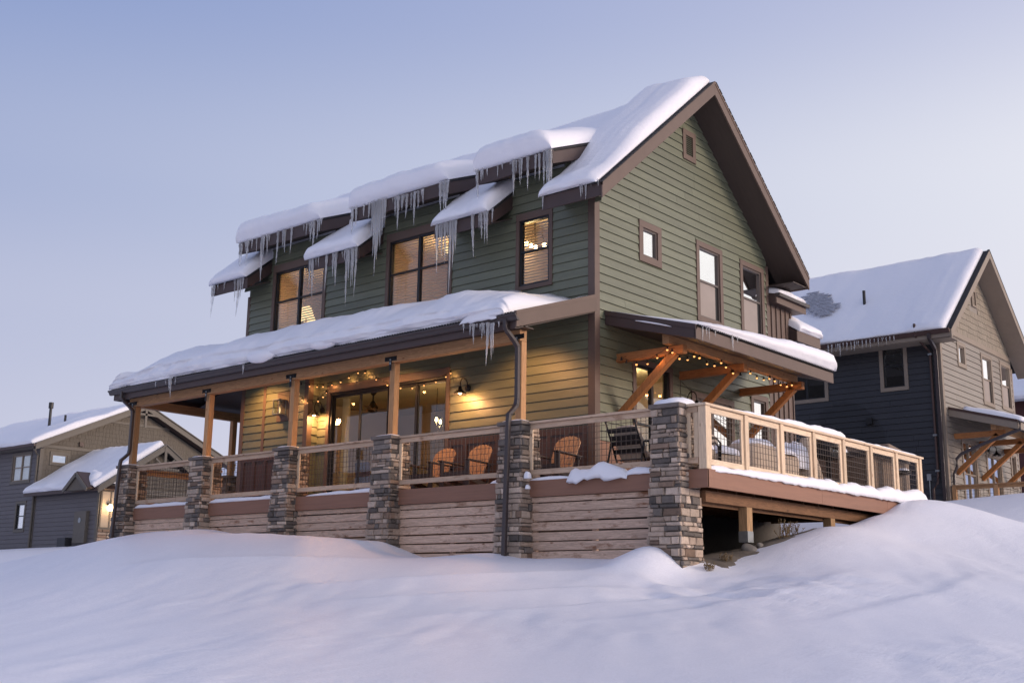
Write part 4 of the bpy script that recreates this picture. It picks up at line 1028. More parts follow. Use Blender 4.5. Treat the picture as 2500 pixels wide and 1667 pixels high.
D2 = [(-6.34, 6.66, .7), (-6.21, 6.64, .45), (-5.95, 6.65, .28), (-5.77, 6.64, .38), (-5.68, 6.66, .82), (-5.6, 6.66, 1.31), (-5.52, 6.65, 1.75), (-5.46, 6.65, 1.39), (-5.39, 6.64, 1.13), (-5.31, 6.63, .83), (-5.24, 6.61, .53), (-4.93, 6.6, .44), (-4.83, 6.59, .79), (-4.74, 6.59, .27), (-4.57, 6.58, .53), (-4.43, 6.59, .37), (-4.32, 6.58, .76), (-4.22, 6.58, .4), (-4.06, 6.59, .36), (-3.53, 6.63, .69), (-3.45, 6.62, .63), (-3.39, 6.62, .74), (-3.33, 6.61, .45)]
D3 = [(-2.49, 6.65, .71), (-2.37, 6.61, .21), (-2.21, 6.62, .15), (-1.93, 6.61, .22), (-1.79, 6.61, .1), (-1.5, 6.61, .72), (-1.43, 6.6, .25), (-1.34, 6.61, .53), (-1.27, 6.6, .42), (-1.12, 6.6, .7), (-.92, 6.59, .49), (-.82, 6.59, .54), (-.7, 6.61, .79), (-.64, 6.61, .79), (-.58, 6.61, .85), (-.53, 6.62, .74)]
E1 = [(-11.54, 5.7, .88), (-11.45, 5.71, .6), (-11.31, 5.71, .2), (-11.05, 5.72, .25), (-10.61, 5.73, .64), (-10.46, 5.73, 1.03), (-10.35, 5.73, .64), (-10.25, 5.72, .42)]
E2 = [(-7.69, 5.72, .74), (-7.59, 5.72, 1.02), (-7.49, 5.72, .25), (-7.41, 5.71, .27), (-7.1, 5.7, .89), (-6.85, 5.71, .62), (-6.77, 5.71, .85), (-6.58, 5.71, .19), (-6.46, 5.7, .28), (-6.38, 5.71, 1.38), (-6.31, 5.7, .78), (-6.24, 5.7, .96), (-6.16, 5.71, .91), (-6.09, 5.7, 1.2)]
E3 = [(-3.55, 5.74, 1.21), (-3.46, 5.73, .56), (-3.4, 5.72, .81), (-3.32, 5.72, .97), (-3.24, 5.72, .46), (-3.15, 5.71, 1.64), (-3.08, 5.71, 1.06), (-3.01, 5.7, .69), (-2.53, 5.7, .93), (-2.36, 5.7, .37), (-2.29, 5.69, .58), (-2.2, 5.69, .7), (-2.13, 5.69, .71)]
E4 = [(-.67, 5.69, .29), (.25, 5.69, .25), (.29, 5.7, .19), (.36, 5.7, .31), (.49, 5.7, .08), (.67, 5.7, .12)]
icicles(-.71, D1, 'on the leftmost dormer eave', 'icicles of the leftmost dormer', 12, 1.15)
icicles(-.71, D2, 'on the middle dormer eave', 'icicles of the middle dormer', 9, 1.25)
icicles(-.71, D3, 'on the dormer eave nearest the gable', 'icicles of the right dormer', 10, 1.15)
icicles(-.77, E1, 'on the eave stub left of all dormers', 'icicles of the far left eave', 3, 1.1)
icicles(-.77, E2, 'between the first and second dormers', 'icicles between first and second dormer', 6, 1.1)
icicles(-.77, E3, 'between the second and third dormers', 'icicles between second and third dormer', 6, 1.1)
icicles(-.77, E4, 'on the eave at the gable corner', 'icicles of the gable corner eave', 2)
PI_ = [(-1.07, 2.82, .15), (-.91, 2.80, .19), (-.84, 2.79, .36), (-.62, 2.78, .29), (-.58, 2.76, .22), (-.49, 2.76, .76), (-.41, 2.74, .65), (-.38, 2.74, .54), (-.34, 2.74, .26)]
icicles(-2.52, PI_, 'on the icy lip beside the downspout', 'icicles of the porch gutter by the downspout', 4)
icicles(-2.50, [(-11.01, 2.85, .12), (-10.62, 2.87, .12), (-10.45, 2.89, .29), (-10.39, 2.88, .46), (-10.23, 2.88, .17)], 'at the left end of the porch gutter', 'icicles of the porch gutter left end', 0)
icicles(-2.50, [(-7.66, 2.85, .1), (-7.62, 2.85, .19)], 'on the porch gutter above the middle post', 'icicles of the porch gutter middle', 0)
icicles(2.09, [(.5, 2.92, .30), (.62, 2.92, .18), (.74, 2.92, .22), (.95, 2.92, .12), (1.55, 2.92, .30), (1.62, 2.92, .16), (1.75, 2.92, .1)], 'on the edge of the patio cover', 'icicles of the patio cover', 0, .8, 'y')
snow_ridge('ice_lip', [(-1.2, -2.47, 2.885), (-.30, -2.47, 2.885)], .14, .12, 'grey icy snow lip hanging over the gutter by the downspout', droop=.05)

# ------------------------------------------------------------------ stone pillars
STONES = ['stone_tan', 'stone_cream', 'stone_brown', 'stone_grey', 'stone_slate']
def stone_piece(parent, O, U, W, N, l, h, depth, rnd, mat):
    """chamfered, jittered block: O lower corner on the face, U along, W up, N out."""
    O, U, W, N = Vector(O), Vector(U), Vector(W), Vector(N)
    v = []
    j = lambda a: rnd.uniform(-a, a)
    cor = [(0, 0), (l, 0), (l, h), (0, h)]
    skew = [j(.011) for _ in range(8)]
    for dn, ins in ((0, 0), (depth*.62, 0), (depth, .011)):
        for q, (a, b) in enumerate(cor):
            a2 = a+(ins if a == 0 else -ins)+skew[q]+(j(.004) if ins else 0); b2 = b+(ins if b == 0 else -ins)+skew[4+q]*.5+(j(.004) if ins else 0)
            v.append(O+U*a2+W*b2+N*(dn+(j(.006) if ins else 0)))
    m = MB(); m.v = [tuple(p) for p in v]; m.f = [(8, 9, 10, 11)]
    for a in (0, 4):
        for k in range(4): m.f.append((a+k, a+(k+1) % 4, a+4+(k+1) % 4, a+4+k))
    return m.build('stone', mat, parent)
def pillar(i, xc, zb, label):
    rnd = random.Random(50+i*7)
    yc = -1.95
    def hw(z): return .222+.0275*(1.0-z)
    p = empty('stone_pillar', (xc, yc, zb), label, 'pillar', 'stone veneer pillars of the deck')
    co = MB(); a, b = hw(zb)-.005, hw(.97)-.005
    co.hexa([(xc-a, yc-a, zb), (xc+a, yc-a, zb), (xc+a, yc+a, zb), (xc-a, yc+a, zb), (xc-b, yc-b, .97), (xc+b, yc-b, .97), (xc+b, yc+b, .97), (xc-b, yc+b, .97)])
    co.build('core', 'mortar', p)
    cap = MB().box(xc-.29, xc+.29, yc-.29, yc+.29, .965, 1.035); cap.build('cap', 'cap_stone', p, bev=.012)
    z = zb; k = 0; jm = .010
    hidden = MB()
    while z < .93:
        h = min(rnd.choice([.055, .065, .075, .085, .095, .105, .125]), .962-z)
        if .962-(z+h) < .05: h = .962-z
        w = hw(z+h/2); d = .035
        # mood of a course: runs of dark and light stones
        def pick():
            return rnd.choices(STONES, [34, 26, 12, 16, 14] if i == 5 else [27, 20, 13, 24, 16])[0]
        quoin = (k % 2 == 0)
        faces = [((xc-w, yc-w), (1, 0, 0), (0, -1, 0), True), ((xc+w, yc-w), (0, 1, 0), (1, 0, 0), True), ((xc+w, yc+w), (-1, 0, 0), (0, 1, 0), i in (2, 3, 4)), ((xc-w, yc+w), (0, -1, 0), (-1, 0, 0), i < 2)]
        for fi, (c, U, N, seen) in enumerate(faces):
            own = quoin if fi % 2 == 0 else not quoin
            s = -d*.9 if own else .004; e = 2*w+d*.9 if own else 2*w-.004
            while s < e-.02:
                l = rnd.choice([rnd.uniform(.07, .14), rnd.uniform(.15, .26), rnd.uniform(.22, .38)])
                if e-(s+l) < .09: l = e-s
                dep = d*rnd.uniform(.6, 1.6)
                if h > .085 and rnd.random() < .14 and l < .24:
                    for zz, hh in ((z, h*.48), (z+h*.5, h*.48)):
                        stone_piece(p, (c[0]+U[0]*s, c[1]+U[1]*s, zz+jm/2), U, (0, 0, 1), N, l-jm, hh-jm*.6, dep, rnd, pick())
                elif seen or fi < 2:
                    stone_piece(p, (c[0]+U[0]*s, c[1]+U[1]*s, z+jm/2), U, (0, 0, 1), N, l-jm, h-jm, dep, rnd, pick())
                else:
                    ox, oy = c[0]+U[0]*s, c[1]+U[1]*s
                    hidden.hexa([(ox, oy, z+jm/2), (ox+U[0]*(l-jm), oy+U[1]*(l-jm), z+jm/2), (ox+U[0]*(l-jm)+N[0]*dep, oy+U[1]*(l-jm)+N[1]*dep, z+jm/2), (ox+N[0]*dep, oy+N[1]*dep, z+jm/2),
                                 (ox, oy, z+h-jm/2), (ox+U[0]*(l-jm), oy+U[1]*(l-jm), z+h-jm/2), (ox+U[0]*(l-jm)+N[0]*dep, oy+U[1]*(l-jm)+N[1]*dep, z+h-jm/2), (ox+N[0]*dep, oy+N[1]*dep, z+h-jm/2)])
                s += l
        z += h; k += 1
    if hidden.v: o = hidden.build('rear_stones', 'stone_tan', p); o['kind'] = 'stuff'
PILLARS = [-12.62, -9.57, -6.52, -3.46, -.20, 3.0]
PL = ['stone pillar at the far left end of the deck, behind the downspout', 'second stone pillar from the left end of the deck', 'third stone pillar from the left, below the barn lamp beside the sliding door',
      'fourth stone pillar from the left, left of the two chairs', 'stone pillar behind the downspout in the middle of the deck front', 'tall stone pillar at the near right corner of the deck, capped with snow']
for i, x in enumerate(PILLARS): pillar(i, x, (-1.3, -1.1, -1.2, -1.45, -1.7, -1.85)[i], PL[i])
def side_pillar(xc, yc, label):
    rnd = random.Random(99); p = empty('stone_pillar', (xc, yc, -.9), label, 'pillar', 'stone veneer pillars of the deck')
    MB().box(xc-.24, xc+.24, yc-.24, yc+.24, -.9, .97).build('core', 'mortar', p)
    MB().box(xc-.29, xc+.29, yc-.29, yc+.29, .965, 1.035).build('cap', 'cap_stone', p, bev=.012)
    z = -.9
    while z < .9:
        h = rnd.choice([.08, .1, .12]); h = min(h, .962-z)
        for c, U, N in (((xc-.24, yc-.24), (1, 0, 0), (0, -1, 0)), ((xc+.24, yc-.24), (0, 1, 0), (1, 0, 0))):
            s = -.03 if N[1] else .004
            while s < .46:
                l = rnd.uniform(.12, .28); l = min(l, .5-s)
                stone_piece(p, (c[0]+U[0]*s, c[1]+U[1]*s, z+.005), U, (0, 0, 1), N, l-.01, h-.01, .035, rnd, rnd.choice(STONES)); s += l
        z += h
side_pillar(-12.68, .97, 'stone pillar at the back of the left porch end, seen through the wire railing')

# ------------------------------------------------------------------ deck
def build_deck():
    dk = empty('deck', (-4, -1, -.3), 'raised wooden deck with brown fascia and slatted skirting', 'deck')
    MB().box(-12.9, 3.58, -1.96, -.32, -.06, -.005).box(.16, 3.58, -.32, 6.9, -.06, -.005).box(-12.9, -11.02, -.32, 3.9, -.06, -.005).build('decking', 'composite_brown', dk)
    ends = [(-12.36, -9.83), (-9.31, -6.78), (-6.26, -3.72), (-3.20, -.46), (.06, 2.74)]
    for a, b in ends:
        MB().box(a-.06, b+.06, -2.0, -1.962, -.286, 0).build('fascia_board', 'composite_brown', dk, bev=.005)
    MB().box(3.26, 3.632, -2.0, -1.962, -.286, 0).build('fascia_board', 'composite_brown', dk, bev=.005)
    for a, b in ((-1.998, 1.885), (1.888, 4.73), (4.733, 6.93)):
        MB().box(3.594, 3.632, a, b, -.286, .0).build('fascia_board', 'composite_brown', dk, bev=.004)
    # skirting of horizontal planks
    rnd = random.Random(21)
    for bi, (a, b) in enumerate(ends):
        sk = MB()
        for x in (a+.06, (a+b)/2, b-.06): sk.box(x-.045, x+.045, -1.90, -1.84, -1.9, -.29)
        sk = sk.build('skirting_studs', 'plank_wood', dk)
        z = -.292; n = 0; zlow = (-1.0, -.95, -1.1, -1.26, -1.5)[bi]
        while z-.14 > zlow-.14:
            h = .142 if n else .085
            gap = rnd.uniform(.010, .028)
            t = rnd.uniform(-.004, .004)
            MB().hexa([(a-.03, -1.945, z-h+t), (b+.03, -1.945, z-h-t), (b+.03, -1.905, z-h-t), (a-.03, -1.905, z-h+t), (a-.03, -1.945, z+t), (b+.03, -1.945, z-t), (b+.03, -1.905, z-t), (a-.03, -1.905, z+t)]).build('plank', 'plank_wood', sk, bev=.004)
            z -= h+gap; n += 1
    # framing under the open side
    MB().box(3.22, 3.36, -1.62, 6.8, -.47, -.29).build('under_beam', 'under_beam', dk, bev=.006)
    MB().box(3.18, 3.22, -1.62, 6.8, -.52, -.29).build('under_beam', 'under_beam', dk)
    for i in range(14): MB().box(.3, 3.2, -1.6+i*.6, -1.56+i*.6, -.29, -.07).build('joist', 'under_beam', dk)
    for y, zb in ((-.25, -1.02), (2.85, -.80), (5.6, -.4)):
        p = MB().box(3.20, 3.36, y-.09, y+.09, zb, -.47).build('under_post', 'under_post', dk, bev=.006)
        MB().box(3.195, 3.365, y-.094, y+.094, zb-.02, zb+.16).build('post_base', 'galvanized', p)
    MB().box(.12, .16, -.1, 6.9, -1.6, -.05).build('foundation', 'mortar', dk)
build_deck()

# ------------------------------------------------------------------ railings
def wire_grid(o0, U, l, z0, z1, step=.098):
    m = MB(); U = Vector(U); S = Vector((-U.y, U.x, 0)); r = .0034; o0 = Vector(o0)
    n = max(1, round(l/step)); dz = .1
    for i in range(1, n):
        p = o0+U*(l*i/n); m.beam((p.x, p.y, z0-.02), (p.x, p.y, z1+.02), 2*r, 2*r, S)
    z = z0+.055
    while z < z1-.01:
        a = o0-U*.02; b = o0+U*(l+.02); m.beam((a.x, a.y, z), (b.x, b.y, z), 2*r, 2*r); z += dz
    return m
def rail_bay(a, b, label, stains=0):
    t = empty('railing', ((a+b)/2, -1.94, 0), label, 'railing', 'front deck railings between pillars')
    y0, y1 = -1.985, -1.945
    MB().box(a, b, -2.03, -1.89, .985, 1.025).build('cap_rail', 'rail_wood_x', t, bev=.006)
    MB().box(a, b, y0, y1, .895, .983).build('top_rail', 'rail_wood_x', t, bev=.005)
    MB().box(a, b, y0, y1, .095, .185).build('bottom_rail', 'rail_wood_x', t, bev=.005)
    for x in (a, b-.09): MB().box(x, x+.09, y0+.002, y1-.002, .187, .893).build('stile', 'rail_wood_z', t, bev=.005)
    o = wire_grid((a+.09, -1.955, 0), (1, 0, 0), b-a-.18, .185, .895).build('wire_mesh', 'wire_metal', t); o['kind'] = 'stuff'
RB = ['wire-mesh wooden railing in the leftmost bay, next to the left end pillar', 'wire-mesh wooden railing between the second and third pillars from the left', 'wire-mesh wooden railing in front of the sliding door', 'wire-mesh wooden railing in front of the two tan chairs', 'wire-mesh wooden railing in front of the tilted black patio chair']
for i in range(5): rail_bay(PILLARS[i]+.235, PILLARS[i+1]-.235, RB[i])
def side_rail():
    t = empty('railing', (3.55, 2.4, 0), 'long sunlit side railing of seven wire-mesh panels along the open deck edge', 'railing')
    MB().box(3.24, 3.64, -2.03, -1.89, .985, 1.025).box(3.50, 3.64, -1.889, 6.72, .985, 1.025).build('cap_rail', 'rail_wood_y_sunlit', t, bev=.006)
    ys = [-1.93, -.73, .49, 1.70, 2.92, 4.14, 5.36, 6.60]
    for i, y in enumerate(ys):
        w = .07 if i == 0 else .05
        MB().box(3.60-2*w+.02, 3.62, y-w, y+w, .0, .983).build('post', 'rail_wood_z', t, bev=.006)
    for i in range(7):
        a = ys[i]+(.07 if i == 0 else .05); b = ys[i+1]-.05
        f = MB().box(3.55, 3.59, a, b, .885, .975).build('panel', 'rail_wood_y_sunlit', t, bev=.005)
        MB().box(3.55, 3.59, a, b, .075, .165).build('bottom_rail', 'rail_wood_y_sunlit', f, bev=.005)
        for y in (a, b-.08): MB().box(3.552, 3.588, y, y+.08, .167, .883).build('stile', 'rail_wood_z', f, bev=.005)
        o = wire_grid((3.57, a+.08, 0), (0, 1, 0), b-a-.16, .165, .885).build('wire_mesh', 'wire_metal', f); o['kind'] = 'stuff'
    # short return panel beside the corner pillar
    f = MB().box(3.24, 3.46, -1.985, -1.945, .895, .975).build('return_panel', 'rail_wood_x', t, bev=.005)
    MB().box(3.24, 3.46, -1.985, -1.945, .095, .185).build('bottom_rail', 'rail_wood_x', f, bev=.005)
    for x in (3.24, 3.385): MB().box(x, x+.085, -1.983, -1.947, .187, .893).build('stile', 'rail_wood_z', f, bev=.005)
    o = wire_grid((3.325, -1.965, 0), (1, 0, 0), .06, .185, .895, .06).build('wire_mesh', 'wire_metal', f); o['kind'] = 'stuff'
side_rail()
def left_rail():
    t = empty('railing', (-12.68, -.5, 0), 'orange-lit railing along the far left side of the porch', 'railing')
    MB().box(-12.75, -12.61, -1.72, .73, .95, .99).build('cap_rail', 'cedar_beam_y', t)
    MB().box(-12.70, -12.66, -1.72, .73, .84, .95).build('top_rail', 'cedar_beam_y', t)
    MB().box(-12.70, -12.66, -1.72, .73, .1, .18).build('bottom_rail', 'cedar_beam_y', t)
    o = wire_grid((-12.68, -1.72, 0), (0, 1, 0), 2.45, .18, .84).build('wire_mesh', 'wire_metal', t); o['kind'] = 'stuff'
    t = empty('railing', (-12.68, 2.5, 0), 'short stretch of railing seen beyond the back left pillar', 'railing')
    MB().box(-12.75, -12.61, 1.2, 4.0, .95, .99).build('cap_rail', 'cedar_beam_y', t)
    MB().box(-12.70, -12.66, 1.2, 4.0, .84, .95).build('top_rail', 'cedar_beam_y', t)
    o = wire_grid((-12.68, 1.2, 0), (0, 1, 0), 2.8, .18, .84).build('wire_mesh', 'wire_metal', t); o['kind'] = 'stuff'
left_rail()

# snow lying on deck edge, rails, caps
snow_ridge('edge_snow', [(-12.36, -1.955, 0), (-9.83, -1.955, 0)], .14, .075, 'snow strip on the fascia below the leftmost railing', seed=2)
snow_ridge('edge_snow', [(-9.31, -1.955, 0), (-6.78, -1.955, 0)], .13, .075, 'snow strip on the fascia below the second railing from the left', seed=3)
snow_ridge('edge_snow', [(-5.95, -1.955, 0), (-3.72, -1.955, 0)], .12, lambda f: .03+.06*f, 'thin snow strip on the fascia below the door railing', seed=4)
snow_ridge('edge_snow', [(-.85, -1.955, 0), (-.46, -1.955, 0)], .12, .07, 'small wedge of snow on the fascia beside the downspout pillar', seed=5)
snow_ridge('edge_snow', [(.06, -1.955, 0), (1.0, -1.96, 0)], .11, .05, 'thin snow strip left of the snow clump on the fascia', seed=6)
snow_ridge('snow_clump', [(.92, -1.975, .0), (1.45, -1.985, .02), (2.15, -1.975, .0)], .23, lambda f: .20-.06*f, 'lumpy snow clump hanging over the fascia in front of the black chair', seed=9, amp=.8, droop=.10)
snow_ridge('edge_snow', [(2.05, -1.96, 0), (2.74, -1.965, 0)], .15, .09, 'snow strip on the fascia left of the corner pillar', seed=10, amp=.6, droop=.02)
snow_ridge('edge_snow', [(3.55, -1.96, .0), (3.58, -1.5, .0), (3.58, 1.0, .0), (3.58, 3.5, 0), (3.56, 6.85, 0)], lambda f: .14+.16*f, lambda f: .07+.25*f**1.3, 'thick snow bank along the foot of the side railing', seed=11, amp=.4, droop=.03)
snow_ridge('cap_snow', [(3.57, -1.3, 1.02), (3.57, .2, 1.02), (3.57, 1.7, 1.02), (3.57, 3.05, 1.02)], .13, lambda f: .015+.13*f, 'long snow roll on the side rail cap', seed=12, amp=.5)
snow_ridge('cap_snow', [(3.57, 3.1, 1.02), (3.57, 6.55, 1.02)], .10, .028, 'thin crust of snow on the far part of the side rail cap', seed=13, amp=.9)
snow_mound('pillar_snow', (3.0, -1.93, 1.03), .29, .29, .115, 'snow cushion on the near right corner pillar', 15, .5)
for i in range(5):
    snow_mound('pillar_snow', (PILLARS[i], -2.05, 1.033), .27, .18, .03, ['thin snow on the cap of the far left pillar', 'thin snow on the cap of the second pillar from the left', 'thin snow on the cap of the third pillar from the left', 'trace of snow on the cap of the fourth pillar from the left', 'trace of snow on the cap of the downspout pillar'][i], 60+i, .5)
snow_mound('snow_clod', (.17, -2.16, .03), .06, .05, .10, 'upper snow clod stuck to the downspout pillar', 71)
snow_mound('snow_clod', (.18, -2.16, -.15), .04, .04, .06, 'lower snow clod stuck to the downspout pillar', 72)

# ------------------------------------------------------------------ lamps and string lights
def barn_lamp(x, y, z, label, power, n=(0, -1), lit=True):
    t = empty('barn_lamp', (x, y, z), label, 'lamp', 'gooseneck barn lamps')
    nx, ny = n
    P = lambda d, zz: (x+nx*d, y+ny*d, z+zz)
    pl = MB().tube([P(.005, 0), P(.03, 0)], .075, 20); pl.build('wall_plate', 'black_metal', t, True, bev=.003)
    pts = [P(.03, .0)]+[P(.03+.11*(1-math.cos(a)), .04+.15*math.sin(a)) for a in np.linspace(.2, math.pi*.97, 14)]+[P(.25, .0), P(.25, -.04)]
    MB().tube(pts, .012, 8).build('arm', 'black_metal', t, True)
    c = P(.25, 0)
    MB().lathe([(.02, .0), (.035, -.01), (.04, -.06), (.06, -.075), (.115, -.13), (.145, -.155), (.15, -.165), (.143, -.163), (.11, -.132), (.055, -.08)], c, 24).build('lamp_shade', 'black_metal', t, True)
    b = MB().lathe([(0, -.17), (.03, -.16), (.042, -.13), (.03, -.095), (.02, -.08)], c, 14).build('bulb', 'lamp_glow' if lit else 'white_shade', t, True)
    if lit: point('bulb_light', (c[0], c[1], c[2]-.20), power, (1.0, .47, .17), .09, t)
barn_lamp(-3.24, -.03, 2.26, 'lit black gooseneck barn lamp right of the sliding door', 52)
barn_lamp(-7.86, -.03, 2.22, 'lit black gooseneck barn lamp left of the sliding door', 52)
barn_lamp(.03, 3.20, 2.10, 'black gooseneck barn lamp under the side patio cover', 0, (1, 0), False)
for i, x in enumerate((-9.5, -5.3, -1.5)):
    t = MB().lathe([(0, -.004), (.075, -.004), (.095, .004), (.095, .012)], (0, 0, 0), 16).build('recessed_light', 'can_light')
    t.location = (x, -1.05, 3.035); t.rotation_euler = (math.atan(.318), 0, 0)
    tag(t, ['recessed light in the porch ceiling above the left bay wall', 'recessed light in the porch ceiling in front of the sliding door', 'recessed light in the porch ceiling near the gable end'][i], 'ceiling light', 'porch ceiling lights')
    l = bpy.data.lights.new('downlight', 'SPOT'); l.energy = (185, 180, 140)[i]; l.color = (1.0, .46, .15); l.spot_size = math.radians(140); l.spot_blend = .6; l.shadow_soft_size = .08
    o = bpy.data.objects.new('downlight', l); col.objects.link(o); o.parent = t; o.location = (0, 0, -.03)
def lantern():
    t = empty('wall_lantern', (-8.93, -.42, 2.3), 'small glass box lantern on the brown block of the porch bay', 'lantern')
    x0, x1, y0, y1, z0, z1 = -9.04, -8.82, -.56, -.36, 2.18, 2.50
    m = MB()
    for x in (x0, x1):
        for y in (y0, y1): m.box(x-.008, x+.008, y-.008, y+.008, z0, z1)
    m.box(x0-.01, x1+.01, y0-.01, y1+.01, z0-.02, z0).box(x0-.02, x1+.02, y0-.02, y1+.02, z1, z1+.025)
    m.build('frame', 'galvanized', t)
    for a in ((x0, x1, y0-.002, y0+.002), (x0-.002, x0+.002, y0, y1), (x1-.002, x1+.002, y0, y1)): MB().box(*a, z0, z1).build('pane', 'glass_far', t)
    MB().lathe([(.015, 0), (.03, .08), (.02, .15), (.0, .18)], (-8.93, -.46, z0), 12).build('bulb', 'shade_glow', t, True)
lantern()
SOCK = MB().lathe([(.0, .035), (.012, .034), (.014, .008), (.03, -.018), (.028, -.02), (.012, .004)], n=12).mesh('socket', True); SOCK.materials.append(MATS['black_metal'])
BULB = MB().lathe([(0, -.036), (.013, -.030), (.019, -.016), (.014, .0), (.0, .008)], n=10).mesh('bulb', True); BULB.materials.append(MATS['bulb_glow'])
BOFF = MB().lathe([(0, -.036), (.013, -.030), (.019, -.016), (.014, .0), (.0, .008)], n=10).mesh('bulb', True); BOFF.materials.append(MATS['glass_jar'])
def string_lights(pts, label, off=(), tails=((), ()), glow=1.8, scale=.95):
    t = empty('string_lights', pts[0], label, 'string lights')
    P = [Vector(p)+Vector((0, 0, .05)) for p in pts]; path = [Vector(q) for q in tails[0]]
    allp = path+P+[Vector(q) for q in tails[1]]; cord = []
    for a, b in zip(allp, allp[1:]):
        for k in range(6):
            f = k/6; q = a.lerp(b, f); q.z -= .10*(b-a).length*f*(1-f)*4*.5; cord.append(q)
    cord.append(allp[-1])
    MB().tube(cord, .0045, 5).build('cord', 'black_metal', t)
    for i, p in enumerate(pts):
        s = bpy.data.objects.new('lamp_holder', SOCK); col.objects.link(s); attach(s, t); s.location = Vector(p)
        s.rotation_euler = (random.uniform(-.2, .2), random.uniform(-.2, .2), 0); s.scale = (scale,)*3
        b = bpy.data.objects.new('bulb', BOFF if i in off else BULB); col.objects.link(b); b.parent = s
        b.location = (0, 0, -.004)
        if i % 2 == 0 and i not in off: point('bulb_light', (p[0], p[1], p[2]-.05), glow, (1.0, .45, .14), .03, t)
string_lights([(-8.18, -.45, 2.82), (-7.94, -.40, 2.77), (-8.0+.1, -.2, 2.78), (-7.78, -.12, 2.78), (-7.47, -.12, 2.79), (-7.17, -.12, 2.82), (-6.88, -.12, 2.89), (-6.59, -.12, 2.97), (-6.35, -.12, 2.95), (-5.97, -.12, 2.75), (-5.6, -.12, 2.58), (-5.18, -.12, 2.47), (-4.81, -.12, 2.43), (-4.45, -.12, 2.45), (-4.1, -.12, 2.49), (-3.81, -.12, 2.57), (-3.67, -.12, 2.63)],
              'string of small lit bulbs swagged above the sliding door', (0,), (((-8.6, -.8, 2.75),), ((-3.62, -.06, 2.40),)))
string_lights([(-8.18, -.4, 2.47), (-7.98, -.4, 2.39), (-7.8, -.4, 2.36), (-7.6, -.4, 2.38), (-7.43, -.4, 2.46), (-7.31, -.4, 2.56)], 'short string of bulbs around the left barn lamp', (2, 5), (((-8.6, -1.0, 2.62),), ((-7.2, -.15, 2.66),)))
py = [(.35, 2.56), (.51, 2.54), (.76, 2.46), (1.04, 2.49), (1.28, 2.59), (1.47, 2.59), (1.74, 2.52), (2.02, 2.53), (2.29, 2.63), (2.47, 2.57), (2.74, 2.49), (3.03, 2.50), (3.26, 2.62), (3.45, 2.60), (3.71, 2.54), (4.0, 2.55), (4.26, 2.61), (4.48, 2.59), (4.73, 2.55), (5.01, 2.55), (5.26, 2.62)]
string_lights([(.19, .62, 2.56), (.31, .62, 2.49), (.54, .62, 2.43), (.79, .62, 2.42), (1.01, .62, 2.51)]+[(1.42, a, b) for a, b in py], 'string of bulbs running along the side patio beam', (0, 1, 16, 17), ((), ((1.40, 5.5, 2.66),)), scale=1.1)
m = MB().tube([(.04, 2.96, 2.62), (.04, 2.96, .9)], .006, 6)
tag(m.build('power_cord', 'chair_brown'), 'thin brown cord hanging straight down the gable wall', 'cord')
m = MB().tube([Vector((.03+.02*math.sin(f*3), 3.0+f*4.6, 2.5-1.0*math.sin(f*math.pi*.9)*.6-.2*f)) for f in np.linspace(0, 1, 24)], .006, 6)
tag(m.build('power_cord', 'chair_brown'), 'thin cord drooping along the gable wall under the patio cover', 'cord')

# ------------------------------------------------------------------ porch chairs
def adirondack(x, y, label):
    t = empty('adirondack_chair', (x, y, 0), label, 'chair', 'tan adirondack chairs on the porch')
    ba = math.radians(24); yb, zb = .42, .30
    n = 7; w = .60/n; arch = lambda x: .54+.20*math.sqrt(max(0, 1-(x/.315)**2))
    for k in range(n):
        u = k-(n-1)/2; pts = []
        for sx in (-1, 1):
            xe = u*w+sx*(w/2-.004)
            pts.append((sx, [(xe*.84, 0), (xe*.95, .3), (xe, arch(xe)-.015), ((xe-sx*.012), arch(xe))]))
        outline = [(x, yb+q*math.sin(ba), zb+q*math.cos(ba)) for x, q in pts[1][1]]+[(x, yb+q*math.sin(ba), zb+q*math.cos(ba)) for x, q in reversed(pts[0][1])]
        m = MB(); off = Vector((0, .022*math.cos(ba), -.022*math.sin(ba)))
        m.prism(outline, off); m.build('back_slat', 'tan_slat', t, bev=.003, local=True)
    for k in range(5):
        yy = -.06+k*.10; zz = .37-.05*k*.35
        MB().hexa([(-.27, yy, zz-.02), (.27, yy, zz-.02), (.27, yy+.085, zz-.035), (-.27, yy+.085, zz-.035), (-.27, yy, zz), (.27, yy, zz), (.27, yy+.085, zz-.015), (-.27, yy+.085, zz-.015)]).build('seat_slat', 'tan_slat', t, bev=.004, local=True)
    MB().box(-.29, .29, -.10, -.075, .22, .38).build('front_apron', 'chair_brown', t, bev=.004, local=True)
    for s in (-1, 1):
        MB().box(s*.335-.055, s*.335+.055, -.095, -.07, 0, .58).build('front_leg', 'chair_brown', t, bev=.004, local=True)
        MB().hexa([(s*.34-.07, -.15, .58), (s*.34+.07, -.15, .58), (s*.34+.05, .62, .545), (s*.34-.05, .62, .545), (s*.34-.07, -.15, .603), (s*.34+.07, -.15, .603), (s*.34+.05, .62, .568), (s*.34-.05, .62, .568)]).build('arm', 'chair_brown', t, bev=.004, local=True)
        MB().beam((s*.30, -.07, .30), (s*.30, .80, .03), .025, .11).build('stringer', 'chair_brown', t, bev=.004, local=True)
        MB().beam((s*.31, .50, .0), (s*.31, .58, .55), .06, .025, (0, 1, 0)).build('rear_leg', 'chair_brown', t, bev=.004, local=True)
    MB().box(-.37, .37, .56, .585, .50, .56).build('back_rail', 'chair_brown', t, bev=.004, local=True)
    return t
adirondack(-3.42, -1.15, 'tan slatted porch chair beside the fourth pillar, nearer the door')
adirondack(-2.44, -1.15, 'tan slatted porch chair right of the other one, left of the downspout')
adirondack(-.26, -1.15, 'tan slatted porch chair standing alone right of the downspout pillar')

